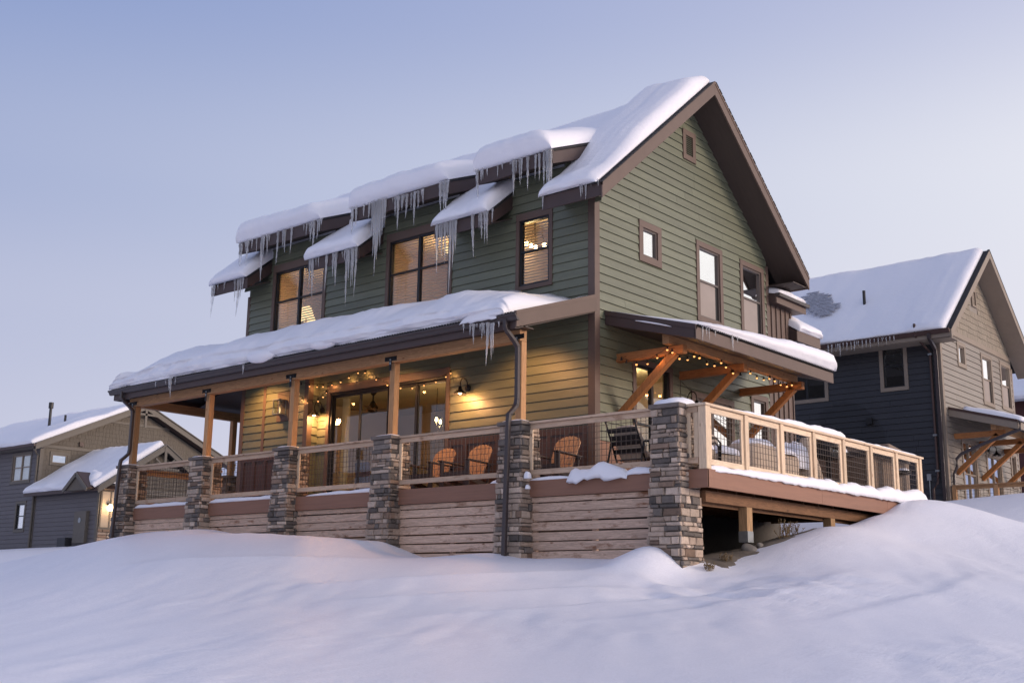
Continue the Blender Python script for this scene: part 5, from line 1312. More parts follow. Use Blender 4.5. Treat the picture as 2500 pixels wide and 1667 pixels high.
# ------------------------------------------------------------------ patio furniture
def strap_chair():
    t = empty('patio_chair', (1.63, -1.1, 0), 'black metal strap patio chair with beige cushion, its back tilted towards the railing', 'chair')
    B = lambda x, s: (x, -1.18-.34*s, .34+.68*s)
    m = MB()
    for x in (1.34, 1.93): m.tube([B(x, -.05), B(x, .5), B(x, 1.0)], .016, 8)
    m.tube([B(1.34, 1), B(1.93, 1)], .016, 8); m.build('back_frame', 'black_metal', t, True)
    for s in (.70, .52, .40, .20):
        a, b = Vector(B(1.34, s-.055)), Vector(B(1.93, s-.055)); c, d = Vector(B(1.93, s+.055)), Vector(B(1.34, s+.055))
        MB().prism([a, b, c, d], (0, .006, .003)).build('strap', 'black_metal', t)
    puffy('cushion', (1.635, -1.19, .60), .27, .055, .33, 'beige_fabric', t, .35, (math.radians(26), 0, 0))
    puffy('seat_cushion', (1.635, -.82, .42), .28, .30, .06, 'beige_fabric', t, .35)
    m = MB()
    for x in (1.29, 1.98):
        m.tube([(x, -1.28, .62), (x, -1.0, .66), (x, -.55, .62), (x, -.50, .50), (x, -.55, .30), (x, -.9, .06), (x, -1.3, .12), (x, -1.36, .3), (x, -1.30, .5), (x, -1.28, .62)], .018, 8)
    m.build('arm_frame', 'black_metal', t, True)
    m = MB()
    for k in range(7): m.beam((1.33, -1.15+k*.1, .345), (1.94, -1.15+k*.1, .345), .05, .008)
    m.build('seat_straps', 'black_metal', t)
strap_chair()
def armchair(x, y, rz, label, snow_label, s):
    t = empty('patio_armchair', (x, y, 0), label, 'armchair', None, rz)
    for sx in (-1, 1):
        m = MB().tube([(sx*.36, -.36, .0), (sx*.36, -.38, .58), (sx*.36, -.30, .66), (sx*.36, .30, .62), (sx*.36, .42, .05)], .02, 8)
        m.build('arm_frame', 'black_metal', t, True, local=True)
    MB().box(-.36, .36, -.36, .36, .26, .30).build('seat_frame', 'black_metal', t, local=True)
    o = puffy('seat_cushion', (0, -.02, .40), .33, .34, .10, 'beige_fabric', None, .3); o.parent = t
    o = puffy('back_cushion', (0, .30, .66), .33, .11, .26, 'beige_fabric', None, .3, (math.radians(-14), 0, 0)); o.parent = t
    snow_mound('chair_snow', (x, y, .50), .36, .36, .16, snow_label, s)
armchair(2.55, -.75, 2.6, 'beige cushioned armchair with black arms behind the corner of the side railing', 'snow heaped on the armchair by the corner pillar', 81)
armchair(2.45, .25, 1.4, 'beige cushioned armchair seen through the first side railing panel', 'snow heaped on the armchair behind the first side panel', 82)
t = empty('floor_cushion', (2.75, 1.05, 0), 'bulging beige pillow seen through the first and second side panels', 'cushion')
puffy('cushion', (2.75, 1.05, .50), .30, .52, .28, 'beige_fabric', t, .42, seed=3)
snow_mound('cushion_snow', (2.75, 1.05, .72), .26, .46, .13, 'snow on the bulging beige pillow', 83)
t = empty('patio_bench', (2.5, 2.0, 0), 'low covered bench behind the second side railing panel', 'bench')
puffy('cover', (2.5, 2.0, .34), .5, .42, .34, 'beige_fabric', t, .25, seed=5); MB().box(2.1, 2.9, 1.65, 2.35, 0, .1).build('base', 'black_metal', t)
snow_mound('bench_snow', (2.5, 2.0, .66), .5, .42, .16, 'snow on the low covered bench', 84)
t = empty('covered_chair', (2.85, 2.95, 0), 'upright beige furniture cover with pointed top behind the third side panel', 'furniture cover')
rows = []
for i in range(13):
    f = i/12; rows.append([(2.85+(.05+.16*(1-f**2))*math.cos(2*math.pi*j/20)*1.4, 2.98-.25*f*.5+(.03+.34*(1-f)**.75)*math.sin(2*math.pi*j/20), 1.05*f+.02) for j in range(20)])
link('cover', grid_mesh('cover', np.array(rows), True), 'beige_fabric', t)
snow_mound('cover_snow', (2.72, 2.72, .45), .28, .36, .5, 'snow piled against the pointed furniture cover', 85)
snow_mound('deck_snow', (3.05, 1.0, .0), .5, 1.6, .22, 'snow drifted across the deck floor behind the side railing', 86)
def grill():
    t = empty('grill', (2.75, 4.1, 0), 'black kettle-style grill on a tall stand behind the fourth side panel', 'grill')
    MB().box(2.55, 2.95, 3.75, 4.35, .78, 1.0).build('firebox', 'black_metal', t, bev=.04)
    MB().lathe([(.30, 0), (.30, .02), (.26, .12), (.15, .18), (0, .2)], (2.75, 4.05, 1.0), 16).build('lid', 'black_metal', t, True)
    for x in (2.6, 2.9):
        for y in (3.8, 4.3): MB().box(x-.02, x+.02, y-.02, y+.02, 0, .78).build('leg', 'black_metal', t)
    MB().box(2.55, 2.95, 4.36, 4.68, .92, .95).build('side_shelf', 'black_metal', t)
    MB().box(2.55, 2.95, 3.75, 4.35, .30, .33).build('lower_shelf', 'galvanized', t)
    for k in range(4): MB().lathe([(.025, 0), (.025, .03), (0, .03)], (2.97, 3.85+k*.13, .9), 8).build('knob', 'galvanized', t)
    snow_mound('grill_snow', (2.75, 4.50, .95), .18, .16, .12, 'snow on the side shelf of the grill', 87)
    snow_mound('grill_snow', (2.75, 4.05, 1.19), .2, .2, .05, 'dusting of snow on the grill lid', 88)
grill()
def hot_tub():
    x0, x1, y0, y1 = 1.45, 3.30, 4.95, 6.75
    t = empty('hot_tub', (2.4, 5.85, 0), 'steaming hot tub with wood-look sides and dark cover at the far deck end', 'hot tub')
    MB().box(x0+.03, x1-.03, y0+.03, y1-.03, .05, .92).build('shell', 'tub_cover', t)
    n = 9
    for k in range(n):
        a = x0+(x1-x0)*k/n; MB().box(a+.006, a+(x1-x0)/n-.006, y0, y0+.028, .05, .90).build('side_board', 'tub_brown', t)
        a = y0+(y1-y0)*k/n; MB().box(x1-.028, x1, a+.006, a+(y1-y0)/n-.006, .05, .90).build('side_board', 'tub_brown', t)
    MB().box(x0-.03, x1+.03, y0-.03, y1+.03, .90, .96).build('rim', 'tub_cover', t, bev=.02)
    MB().hexa([(x0, y0, .962), (x1, y0, .962), (x1, y1, .962), (x0, y1, .962), (x0, y0+.0, 1.03), (x1, y0, 1.03), (x1, y1, 1.06), (x0, y1, 1.06)]).build('cover', 'tub_cover', t, bev=.03)
    MB().hexa([(x0, y0+.75, 1.07), (x1, y0+.75, 1.07), (x1, y1, 1.09), (x0, y1, 1.09), (x0, y0+.95, 1.27), (x1-.05, y0+.95, 1.27), (x1-.05, y1, 1.17), (x0, y1, 1.17)]).build('folded_cover', 'tub_brown', t, bev=.04)
    t2 = empty('towel_stand', (3.1, 6.85, 0), 'black stand with a snowy tray at the far end of the side railing', 'stand')
    MB().tube([(3.25, 6.2, .0), (3.25, 6.2, .62)], .02, 8).build('post', 'black_metal', t2)
    MB().lathe([(0, .62), (.16, .63), (.18, .70), (.16, .70)], (3.38, 6.2, 0), 16).build('tray', 'black_metal', t2, True)
    snow_mound('tray_snow', (3.38, 6.2, .68), .13, .13, .08, 'small snow heap on the black tray stand', 89)
    # steam
    m = bpy.data.materials.new('steam'); m.use_nodes = True; nt = m.node_tree; nt.nodes.clear()
    o = nt.nodes.new('ShaderNodeOutputMaterial'); v = nt.nodes.new('ShaderNodeVolumePrincipled'); v.inputs['Color'].default_value = (.95, .95, .95, 1); v.inputs['Anisotropy'].default_value = .2
    tc = nt.nodes.new('ShaderNodeTexCoord'); nz = nt.nodes.new('ShaderNodeTexNoise'); nz.inputs['Scale'].default_value = 2.6; nz.inputs['Detail'].default_value = 4
    nt.links.new(tc.outputs['Object'], nz.inputs['Vector'])
    ln = nt.nodes.new('ShaderNodeVectorMath'); ln.operation = 'LENGTH'; nt.links.new(tc.outputs['Object'], ln.inputs[0])
    fo = nt.nodes.new('ShaderNodeMapRange'); fo.inputs['From Min'].default_value = 1.0; fo.inputs['From Max'].default_value = .15; fo.inputs['To Max'].default_value = 1; nt.links.new(ln.outputs['Value'], fo.inputs[0])
    th = nt.nodes.new('ShaderNodeMapRange'); th.inputs['From Min'].default_value = .42; th.inputs['From Max'].default_value = .72; th.inputs['To Max'].default_value = 9.0; nt.links.new(nz.outputs[0], th.inputs[0])
    mu = nt.nodes.new('ShaderNodeMath'); mu.operation = 'MULTIPLY'; nt.links.new(fo.outputs[0], mu.inputs[0]); nt.links.new(th.outputs[0], mu.inputs[1])
    nt.links.new(mu.outputs[0], v.inputs['Density']); nt.links.new(v.outputs[0], o.inputs['Volume']); MATS['steam'] = m
    st = puffy('steam', (0, 0, 0), 1, 1, 1, 'steam', None, .9); st.scale = (.6, .85, .42); st.location = (2.9, 4.9, 1.45); st.rotation_euler = (math.radians(-25), 0, 0)
    tag(st, 'wisp of steam rising off the hot tub', 'steam', kind='stuff')
hot_tub()

# ------------------------------------------------------------------ ground under the open deck side
def under_deck():
    xs = np.linspace(.0, 3.75, 60); ys = np.linspace(-1.75, 6.9, 110); X, Y = np.meshgrid(xs, ys, indexing='ij')
    Zt = terrain(X, Y)
    edge = np.minimum(np.minimum((X+.3)/.3, (3.75-X-.12*np.clip(Y-1, 0, 4))/.55), np.minimum((Y+1.75)/.5, (7.4-Y)/.5))
    Z = Zt+.07*np.clip(edge, -1, 1)+.05*fbm(X/.3, Y/.3, 3)-.02
    o = link('dirt', grid_mesh('dirt', np.stack([X, Y, Z], -1)), 'dirt'); tag(o, 'bare frozen dirt under the open deck side', 'dirt', kind='stuff')
    rnd = random.Random(9)
    for i, (x, y, s) in enumerate(((3.42, -.42, .11), (3.46, -.10, .06), (3.3, -.95, .045))):
        b = puffy('rock', (0, 0, 0), s*1.2, s, s*.65, 'rock', None, .7, (rnd.random(), rnd.random(), rnd.random()*3), i*3)
        b.location = (x, y, float(terrain(x, y))+s*.35)
        tag(b, ['largest grey rock at the foot of the deck post', 'grey rock right of the deck post base', 'small rock in the dirt left of the deck post', 'tiny rock beside the corner pillar', 'rock deeper under the deck'][i], 'rock', 'rocks under the deck')
    for i, (x, y, n, h) in enumerate(((3.45, .75, 26, .34), (3.5, 1.05, 16, .26), (3.55, -1.9, 20, .12), (3.48, -1.25, 18, .16))):
        m = MB(); z0 = float(terrain(x, y))
        for k in range(n):
            a = rnd.uniform(0, 6.28); l = h*rnd.uniform(.5, 1.1); sp = rnd.uniform(.05, .5)*h
            p0 = Vector((x+rnd.uniform(-.08, .08), y+rnd.uniform(-.1, .1), z0-.02)); p2 = p0+Vector((math.cos(a)*sp, math.sin(a)*sp, l)); p1 = p0.lerp(p2, .5)+Vector((0, 0, .05*h))
            m.tube([p0, p1, p2], [.005, .004, .002], 4)
            for q in range(5):
                c = p0.lerp(p2, rnd.uniform(.4, 1)); m.beam(c, c+Vector((rnd.uniform(-.03, .03), rnd.uniform(-.03, .03), rnd.uniform(0, .03))), .012, .004)
        o = m.build('weed_clump', 'dry_weed'); tag(o, ['taller dry weed clump in the dirt under the deck', 'smaller dry weed clump beside the taller one', 'dry grass tuft at the foot of the corner pillar', 'dry grass tuft between corner pillar and deck post'][i], 'weed', 'dry weeds under the deck')
under_deck()

# ------------------------------------------------------------------ neighbour to the right
def shakes(fr, lo, hi, z0, z1, mat, parent, expo=.19, wr=(.14, .26), joined=False, seed=4, holes=()):
    rnd = random.Random(seed); z = z0; J = MB()
    while z < z1-.03:
        zt = min(z+expo, z1); u = lo(z)
        while u < hi(z)-.02:
            w = min(rnd.uniform(*wr), hi(z)-u); d = rnd.uniform(-.018, .012)
            blocked = any(h[0] < u+w and h[1] > u and h[2] < zt and h[3] > z for h in holes)
            t0, t1 = max(u, lo(zt)), min(u+w-.006, hi(zt))
            if t1 > t0+.01 and not blocked:
                n = .022+rnd.uniform(0, .008)
                q = [fr(u, .001, z+d), fr(u+w-.006, .001, z+d), fr(u+w-.006, n, z+d), fr(u, n, z+d), fr(t0, .001, zt+.01), fr(t1, .001, zt+.01), fr(t1, .008, zt+.01), fr(t0, .008, zt+.01)]
                if joined: J.hexa(q)
                else: MB().hexa(q).build('shingle', mat, parent)
            u += w
        z = zt
    if joined: o = J.build('wall_shingles', mat, parent); o['kind'] = 'stuff'
def right_neighbour():
    Y, Z = 18.08, .5
    h = empty('grey_house', (-4, Y+3.5, Z), 'dark grey neighbouring house with beige trim and snowy roof, behind the deck', 'house')
    A = Frame((0, Y, Z), (1, 0, 0), (0, -1, 0)); B = Frame((0, Y, Z), (0, 1, 0), (1, 0, 0))
    T = 'greige_trim'
    r1 = [(-1.96, -1.04, 4.10, 5.68), (-5.3, -3.76, 4.0, 5.5)]
    hs = [window(h, A, *r1[0], .12, T, 'black_vinyl', 'glass_far', 1, True, None), window(h, A, *r1[1], .12, T, 'black_vinyl', 'glass_far', 2, False, None)]
    w = wall_backing('front_wall', A, lambda z: -9, lambda z: 0, 0, 5.7, hs, 'charcoal_siding', h)
    siding(A, lambda z: -7.5, lambda z: -.12, 0, 5.5, r1, 'charcoal_siding', w, .19, rnd=random.Random(31))
    MB().box(-.12, .0, Y-.03, Y, Z, Z+5.5).box(0, .03, Y-.03, Y+.12, Z, Z+5.6).build('corner_trim', T, h)
    rects = [(1.45, 2.20, 4.97, 5.80), (3.64, 4.72, 4.02, 5.78), (5.52, 6.62, 4.10, 5.80)]
    low = [(1.25, 2.60, .3, 2.66), (3.46, 4.98, .1, 2.42), (5.92, 6.55, 1.4, 2.64)]
    hs = [window(h, B, *rects[0], .13, T, T, 'glass_side', 1, False, 'white_shade', fw=.03), window(h, B, *rects[1], .12, T, T, 'glass_side', 1, True, 'white_shade', True, fw=.03), window(h, B, *rects[2], .12, T, T, 'glass_side', 1, True, None, True, fw=.03),
          window(h, B, *low[0], .11, T, T, 'glass_side', 2, True, None, fw=.04, name='patio_window'), window(h, B, *low[1], .12, T, T, 'glass_side', 2, False, 'white_shade', fw=.04, name='patio_window'), window(h, B, *low[2], .11, T, T, 'glass_side', 1, False, 'white_shade', fw=.04, name='patio_window')]
    W = 6.83
    def gl2(z): return max(0.0, (z-5.40)/RS-.72)
    w = wall_backing('gable_wall', B, gl2, lambda z: W-gl2(z), 0, 8.8, hs, 'gable_siding_lit', h, .14, [6.008])
    siding(B, lambda z: max(.12, gl2(z)), lambda z: W-max(.1, gl2(z)), .0, 5.93, rects+low, 'gable_siding_lit', w, .19, rnd=random.Random(32))
    fb = MB(); fbox(B, fb, .1, W-.1, 5.93, 6.10, 0, .034); fb.build('band_board', T, h)
    vent = (3.2, 3.62, 7.3, 7.9)
    shakes(B, lambda z: gl2(z)+.02, lambda z: W-gl2(z)-.02, 6.10, 8.75, 'greige_shake', w, .2, (.15, .3), holes=[vent])
    v = casing(B, *vent, .07, -.02, .034).build('attic_vent', T, h)
    for i in range(8): q = MB(); fbox(B, q, 3.27, 3.55, 7.38+i*.055, 7.41+i*.055, -.02, .012); q.build('louver', T, v)
    MB().box(0, .03, Y+W-.1, Y+W+.03, Z, Z+5.7).build('corner_trim', T, h)
    MB().box(-9, -.14, Y+W-.14, Y+W, Z, Z+5.9).build('rear_wall', 'charcoal_siding', h)
    MB().prism([(-9, Y, Z+5.9), (-9, Y+W, Z+5.9), (-9, Y+W/2, Z+8.8)], (-.1, 0, 0)).box(-9.1, -9, Y, Y+W, Z, Z+5.9).build('west_wall', 'charcoal_siding', h)
    ym = Y+W/2
    def zz(y): return Z+5.72+(y-(Y-.7))*RS if y < ym else Z+5.72+(Y+W+.7-y)*RS
    def slab(x0, x1, y0, y1, t, o=0): return [(x0, y0, zz(y0)+o-t), (x1, y0, zz(y0)+o-t), (x1, y1, zz(y1)+o-t), (x0, y1, zz(y1)+o-t), (x0, y0, zz(y0)+o), (x1, y0, zz(y0)+o), (x1, y1, zz(y1)+o), (x0, y1, zz(y1)+o)]
    ro = MB().hexa(slab(-9.5, .62, Y-.7, ym, .05)).hexa(slab(-9.5, .62, ym, Y+W+.7, .05)).build('roof', 'shingle_dark', h)
    MB().hexa(slab(.62, .66, Y-.72, ym, .27)).build('rake_board', T, ro); MB().hexa(slab(.62, .66, ym, Y+W+.72, .27)).build('rake_board', T, ro)
    MB().hexa(slab(.0, .62, Y-.7, ym, .02, -.25)).hexa(slab(.0, .62, ym, Y+W+.7, .02, -.25)).build('gable_soffit', T, ro)
    MB().hexa(slab(.60, .67, Y-.72, ym, .03, .032)).hexa(slab(.60, .67, ym, Y+W+.72, .03, .032)).build('shingle_edge', 'shingle_dark', ro)
    MB().box(-9.5, .62, Y-.74, Y-.70, Z+5.48, Z+5.70).build('fascia', T, ro)
    MB().prism([(-9.5, Y-.745, Z+5.60), (-9.5, Y-.80, Z+5.60), (-9.5, Y-.85, Z+5.70), (-9.5, Y-.85, Z+5.73), (-9.5, Y-.745, Z+5.70)], (10.12, 0, 0)).build('gutter', 'panel_brown', ro)
    MB().box(-9.5, .6, Y-.70, Y, Z+5.46, Z+5.48).build('soffit', T, ro)
    # cross gable to the left
    cg = MB().prism([(-9.4, 17.35, 8.95), (-3.32, 17.35, 6.30), (-3.32, 17.35, 6.06), (-9.4, 17.35, 8.70)], (0, -.04, 0)).build('rake_board', T, h)
    MB().prism([(-9.4, 17.38, 8.95), (-3.30, 17.38, 6.32), (-3.30, 17.38, 6.27), (-9.4, 17.38, 8.90)], (0, 6, 0)).build('wing_roof', 'shingle_dark', h)
    MB().prism([(-9, 18.0, 6), (-3.9, 18.0, 6), (-3.9, 18.0, 6.4), (-9, 18.0, 8.5)], (0, .05, 0)).build('wing_wall', 'charcoal_siding', h)
    d = Vector((-6.1, 0, 2.63)); L = d.length; d.normalize()
    snow_slab('wing_roof_snow', (-3.34, 23.3, 6.31), (0, -1, 0), tuple(d), (-d.z*-1, 0, -d.x), 5.9, L, .20, LIP, 50, (.2, .2), 'snow on the cross gable of the dark grey house', .06, 51)
    c, s = 1/math.hypot(1, RS), RS/math.hypot(1, RS)
    snow_slab('neighbour_roof_snow', (-9.5, Y-.74, zz(Y-.7)), (1, 0, 0), (0, c, s), (0, -s, c), 9.98, (ym-Y+.7)/c-.05, .17, LIP, 110, (.2, .3), 'snow on the roof of the dark grey house, facing the green house', .09, 52, lip=.04)
    # round bare patch of shingles
    nrm = Vector((0, -s, c)); U = Vector((1, 0, 0)); V = Vector((0, c, s)); C0 = Vector((-4.50, 19.48, zz(19.48)))+nrm*.255
    m = MB(); rnd = random.Random(6); det = .735*1.065-(-.46)*(-.24)
    for k in range(-11, 12):
        v0 = k*.115; u = -1.3+rnd.uniform(0, .2)
        while u < 1.3:
            wd = rnd.uniform(.2, .34); cu = u+wd/2
            p_, q_ = (cu*1.065+v0*.46)/det, (v0*.735+cu*.24)/det
            if p_*p_+q_*q_ < 1+rnd.uniform(-.3, .08):
                p = C0+U*u+V*v0+nrm*rnd.uniform(0, .01); m.beam(p, p+U*(wd-.012), .100, .016, tuple(nrm+V*.12))
            u += wd
    o = m.build('bare_shingles', 'blue_shingle', h); o['kind'] = 'stuff'
    MB().tube([(-2.78, 19.05, 7.5), (-2.78, 19.05, 8.32)], .05, 10).build('vent_pipe', 'pipe_black', h)
    # downspouts
    def spout(pts, mat, w=.09, n='downspout'):
        q = MB()
        for a, b in zip(pts, pts[1:]):
            a, b = Vector(a), Vector(b); e = (b-a).normalized()*.015; q.beam(a-e, b+e, w, w*.8, (0, 1, .2))
        q.build(n, mat, h, bev=.012)
    spout([(.0, Y-.80, Z+5.62), (-.02, Y-.78, Z+5.5), (-.10, Y-.10, Z+5.25), (-.10, Y-.08, Z+5.0), (-.10, Y-.08, Z+.4)], 'gutter_brown', .11)
    q = MB().tube([(-.45, Y-.80, Z+6.0), (-.45, Y-.80, Z+5.62), (-.36, Y-.25, Z+5.35), (-.28, Y-.08, Z+5.2), (-.28, Y-.08, Z+1.3), (-.3, Y-.1, Z+1.1), (-.38, Y-.25, Z+.9), (-.38, Y-.25, Z+.5)], .04, 8); q.build('drain_pipe', 'panel_brown', h)
    for z in (5.1, 2.55, 1.45): MB().box(-.34, -.22, Y-.13, Y-.02, Z+z, Z+z+.06).build('pipe_clamp', 'galvanized', h)
    MB().box(-2.48, -2.28, Y-.12, Y-.02, Z+3.1, Z+3.3).build('wall_vent', 'pipe_black', h)
    MB().box(-.62, -.50, Y-.10, Y-.02, Z+1.2, Z+1.4).build('outlet_box', 'grey_box', h); MB().tube([(-.56, Y-.05, Z+1.2), (-.56, Y-.05, Z+.3)], .015, 6).build('conduit', 'galvanized', h)
    # its patio cover
    sl = -.57/2.05; y0, y1 = Y+.34, Y+5.9
    def z(x): return Z+3.48+sl*x
    pc = MB().hexa([(0, y0, z(0)-.04), (2.07, y0, z(2.07)-.04), (2.07, y1, z(2.07)-.04), (0, y1, z(0)-.04), (0, y0, z(0)), (2.07, y0, z(2.07)), (2.07, y1, z(2.07)), (0, y1, z(0))]).build('patio_cover', 'shingle_dark', h)
    MB().prism([(.03, y0-.03, z(0)-.28), (2.05, y0-.03, z(2.05)-.28), (2.05, y0-.03, z(2.05)-.06), (.03, y0-.03, z(0)-.06)], (0, .03, 0)).build('rake_board', T, pc)
    MB().prism([(.03, y0-.05, z(0)-.07), (2.07, y0-.05, z(2.07)-.07), (2.07, y0-.05, z(2.07)+.01), (.03, y0-.05, z(0)+.01)], (0, .05, 0)).build('rake_trim', 'panel_brown', pc)
    MB().box(2.03, 2.07, y0, y1, z(2.05)-.26, z(2.05)-.03).build('fascia', T, pc)
    MB().box(1.21, 1.36, y0+.15, y1-.3, Z+2.70, Z+2.90).build('patio_beam', 'cedar_beam_y', pc)
    for y in (Y+.76, Y+3.0, Y+5.4):
        MB().box(0, 1.55, y-.07, y+.07, Z+2.53, Z+2.695).build('outrigger', 'cedar_rigger', pc)
        MB().beam((.02, y, Z+1.46), (1.33, y, Z+2.57), .138, .14, (0, 1, 0)).build('knee_brace', 'cedar_brace', pc)
    q = MB().tube([(2.12, y0-.02, z(2.07)-.05), (2.12, y0-.02, z(2.07)-.3), (1.9, y0-.02, Z+2.55), (1.0, y0-.04, Z+2.25), (.35, y0-.06, Z+2.0), (.20, y0-.08, Z+1.85), (.20, y0-.08, Z+1.6), (.1, y0-.1, Z+1.4), (.08, y0-.1, Z+.4)], .05, 8); q.build('downspout', 'gutter_brown', pc)
    cc, ss = 1/math.hypot(1, sl), -sl/math.hypot(1, sl)
    snow_slab('neighbour_patio_snow', (2.09, y0+.02, z(2.07)), (0, 1, 0), (-cc, 0, ss), (ss, 0, cc), y1-y0, 1.7, .16, LIP, 40, (.3, .2), 'snow on the patio cover of the dark grey house', .05, 53)
    barn_lamp(.03, Y+3.75, Z+2.45, 'black barn lamp under the neighbouring patio cover', 0, (1, 0), False)
    t = empty('railing', (1.8, Y+.15, Z), 'brown wire-mesh railing half buried in snow at the dark grey house', 'railing')
    MB().box(.08, 3.7, Y+.08, Y+.22, Z+1.0, Z+1.04).build('cap_rail', 'cedar_beam', t); MB().box(.08, 3.7, Y+.13, Y+.17, Z+.90, Z+1.0).build('top_rail', 'cedar_beam', t)
    for x in (.12, 1.36, 2.6, 3.62): MB().box(x-.06, x+.06, Y+.08, Y+.2, Z-.2, Z+.99).build('post', 'cedar_post', t)
    o = wire_grid((.1, Y+.15, 0), (1, 0, 0), 3.5, Z+.0, Z+.9).build('wire_mesh', 'wire_metal', t); o['kind'] = 'stuff'
    rr = random.Random(77)
    icicles(Y-.86, [(-3.3+i*.13, Z+5.66, rr.uniform(.1, .5)*(1-i*.045)+.06) for i in range(18)], 'on the gutter of the dark grey house', 'icicles of the dark grey house', 4, 1.0, rnd=random.Random(5))
right_neighbour()
def far_house(x, y, z, label, wall, roofm, name='far_house'):
    h = empty(name, (x, y, z), label, 'house')
    MB().prism([(x, y-3.5, z), (x, y+3.5, z), (x, y+3.5, z+5.9), (x, y, z+8.7), (x, y-3.5, z+5.9)], (-9, 0, 0)).build('walls', wall, h)
    r = MB()
    for s in (-1, 1):
        r.hexa([(x+.6, y+s*4.2, z+5.4), (x-9.6, y+s*4.2, z+5.4), (x-9.6, y, z+8.95), (x+.6, y, z+8.95), (x+.6, y+s*4.2, z+5.5), (x-9.6, y+s*4.2, z+5.5), (x-9.6, y, z+9.05), (x+.6, y, z+9.05)])
    r.build('roof', roofm, h)
    for u in (-2, 1.2): casing(Frame((x, y, z), (0, 1, 0), (1, 0, 0)), u, u+1, 3.8, 5.4, .1, 0, .03).build('window', 'greige_trim', h)
    c, s = 1/math.hypot(1, RS), RS/math.hypot(1, RS)
    return h
far_house(-.4, 41, 1.6, 'maroon house with bluish shingle roof at the right edge, beyond the dark grey house', 'maroon_siding', 'blue_shingle')
snow_slab('far_roof_snow', (-10, 36.75, 7.1), (1, 0, 0), (0, .764, .645), (0, -.645, .764), 10.3, 2.6, .22, LIP, 30, (.2, .2), 'snow on the lower half of the maroon house roof', .08, 55)

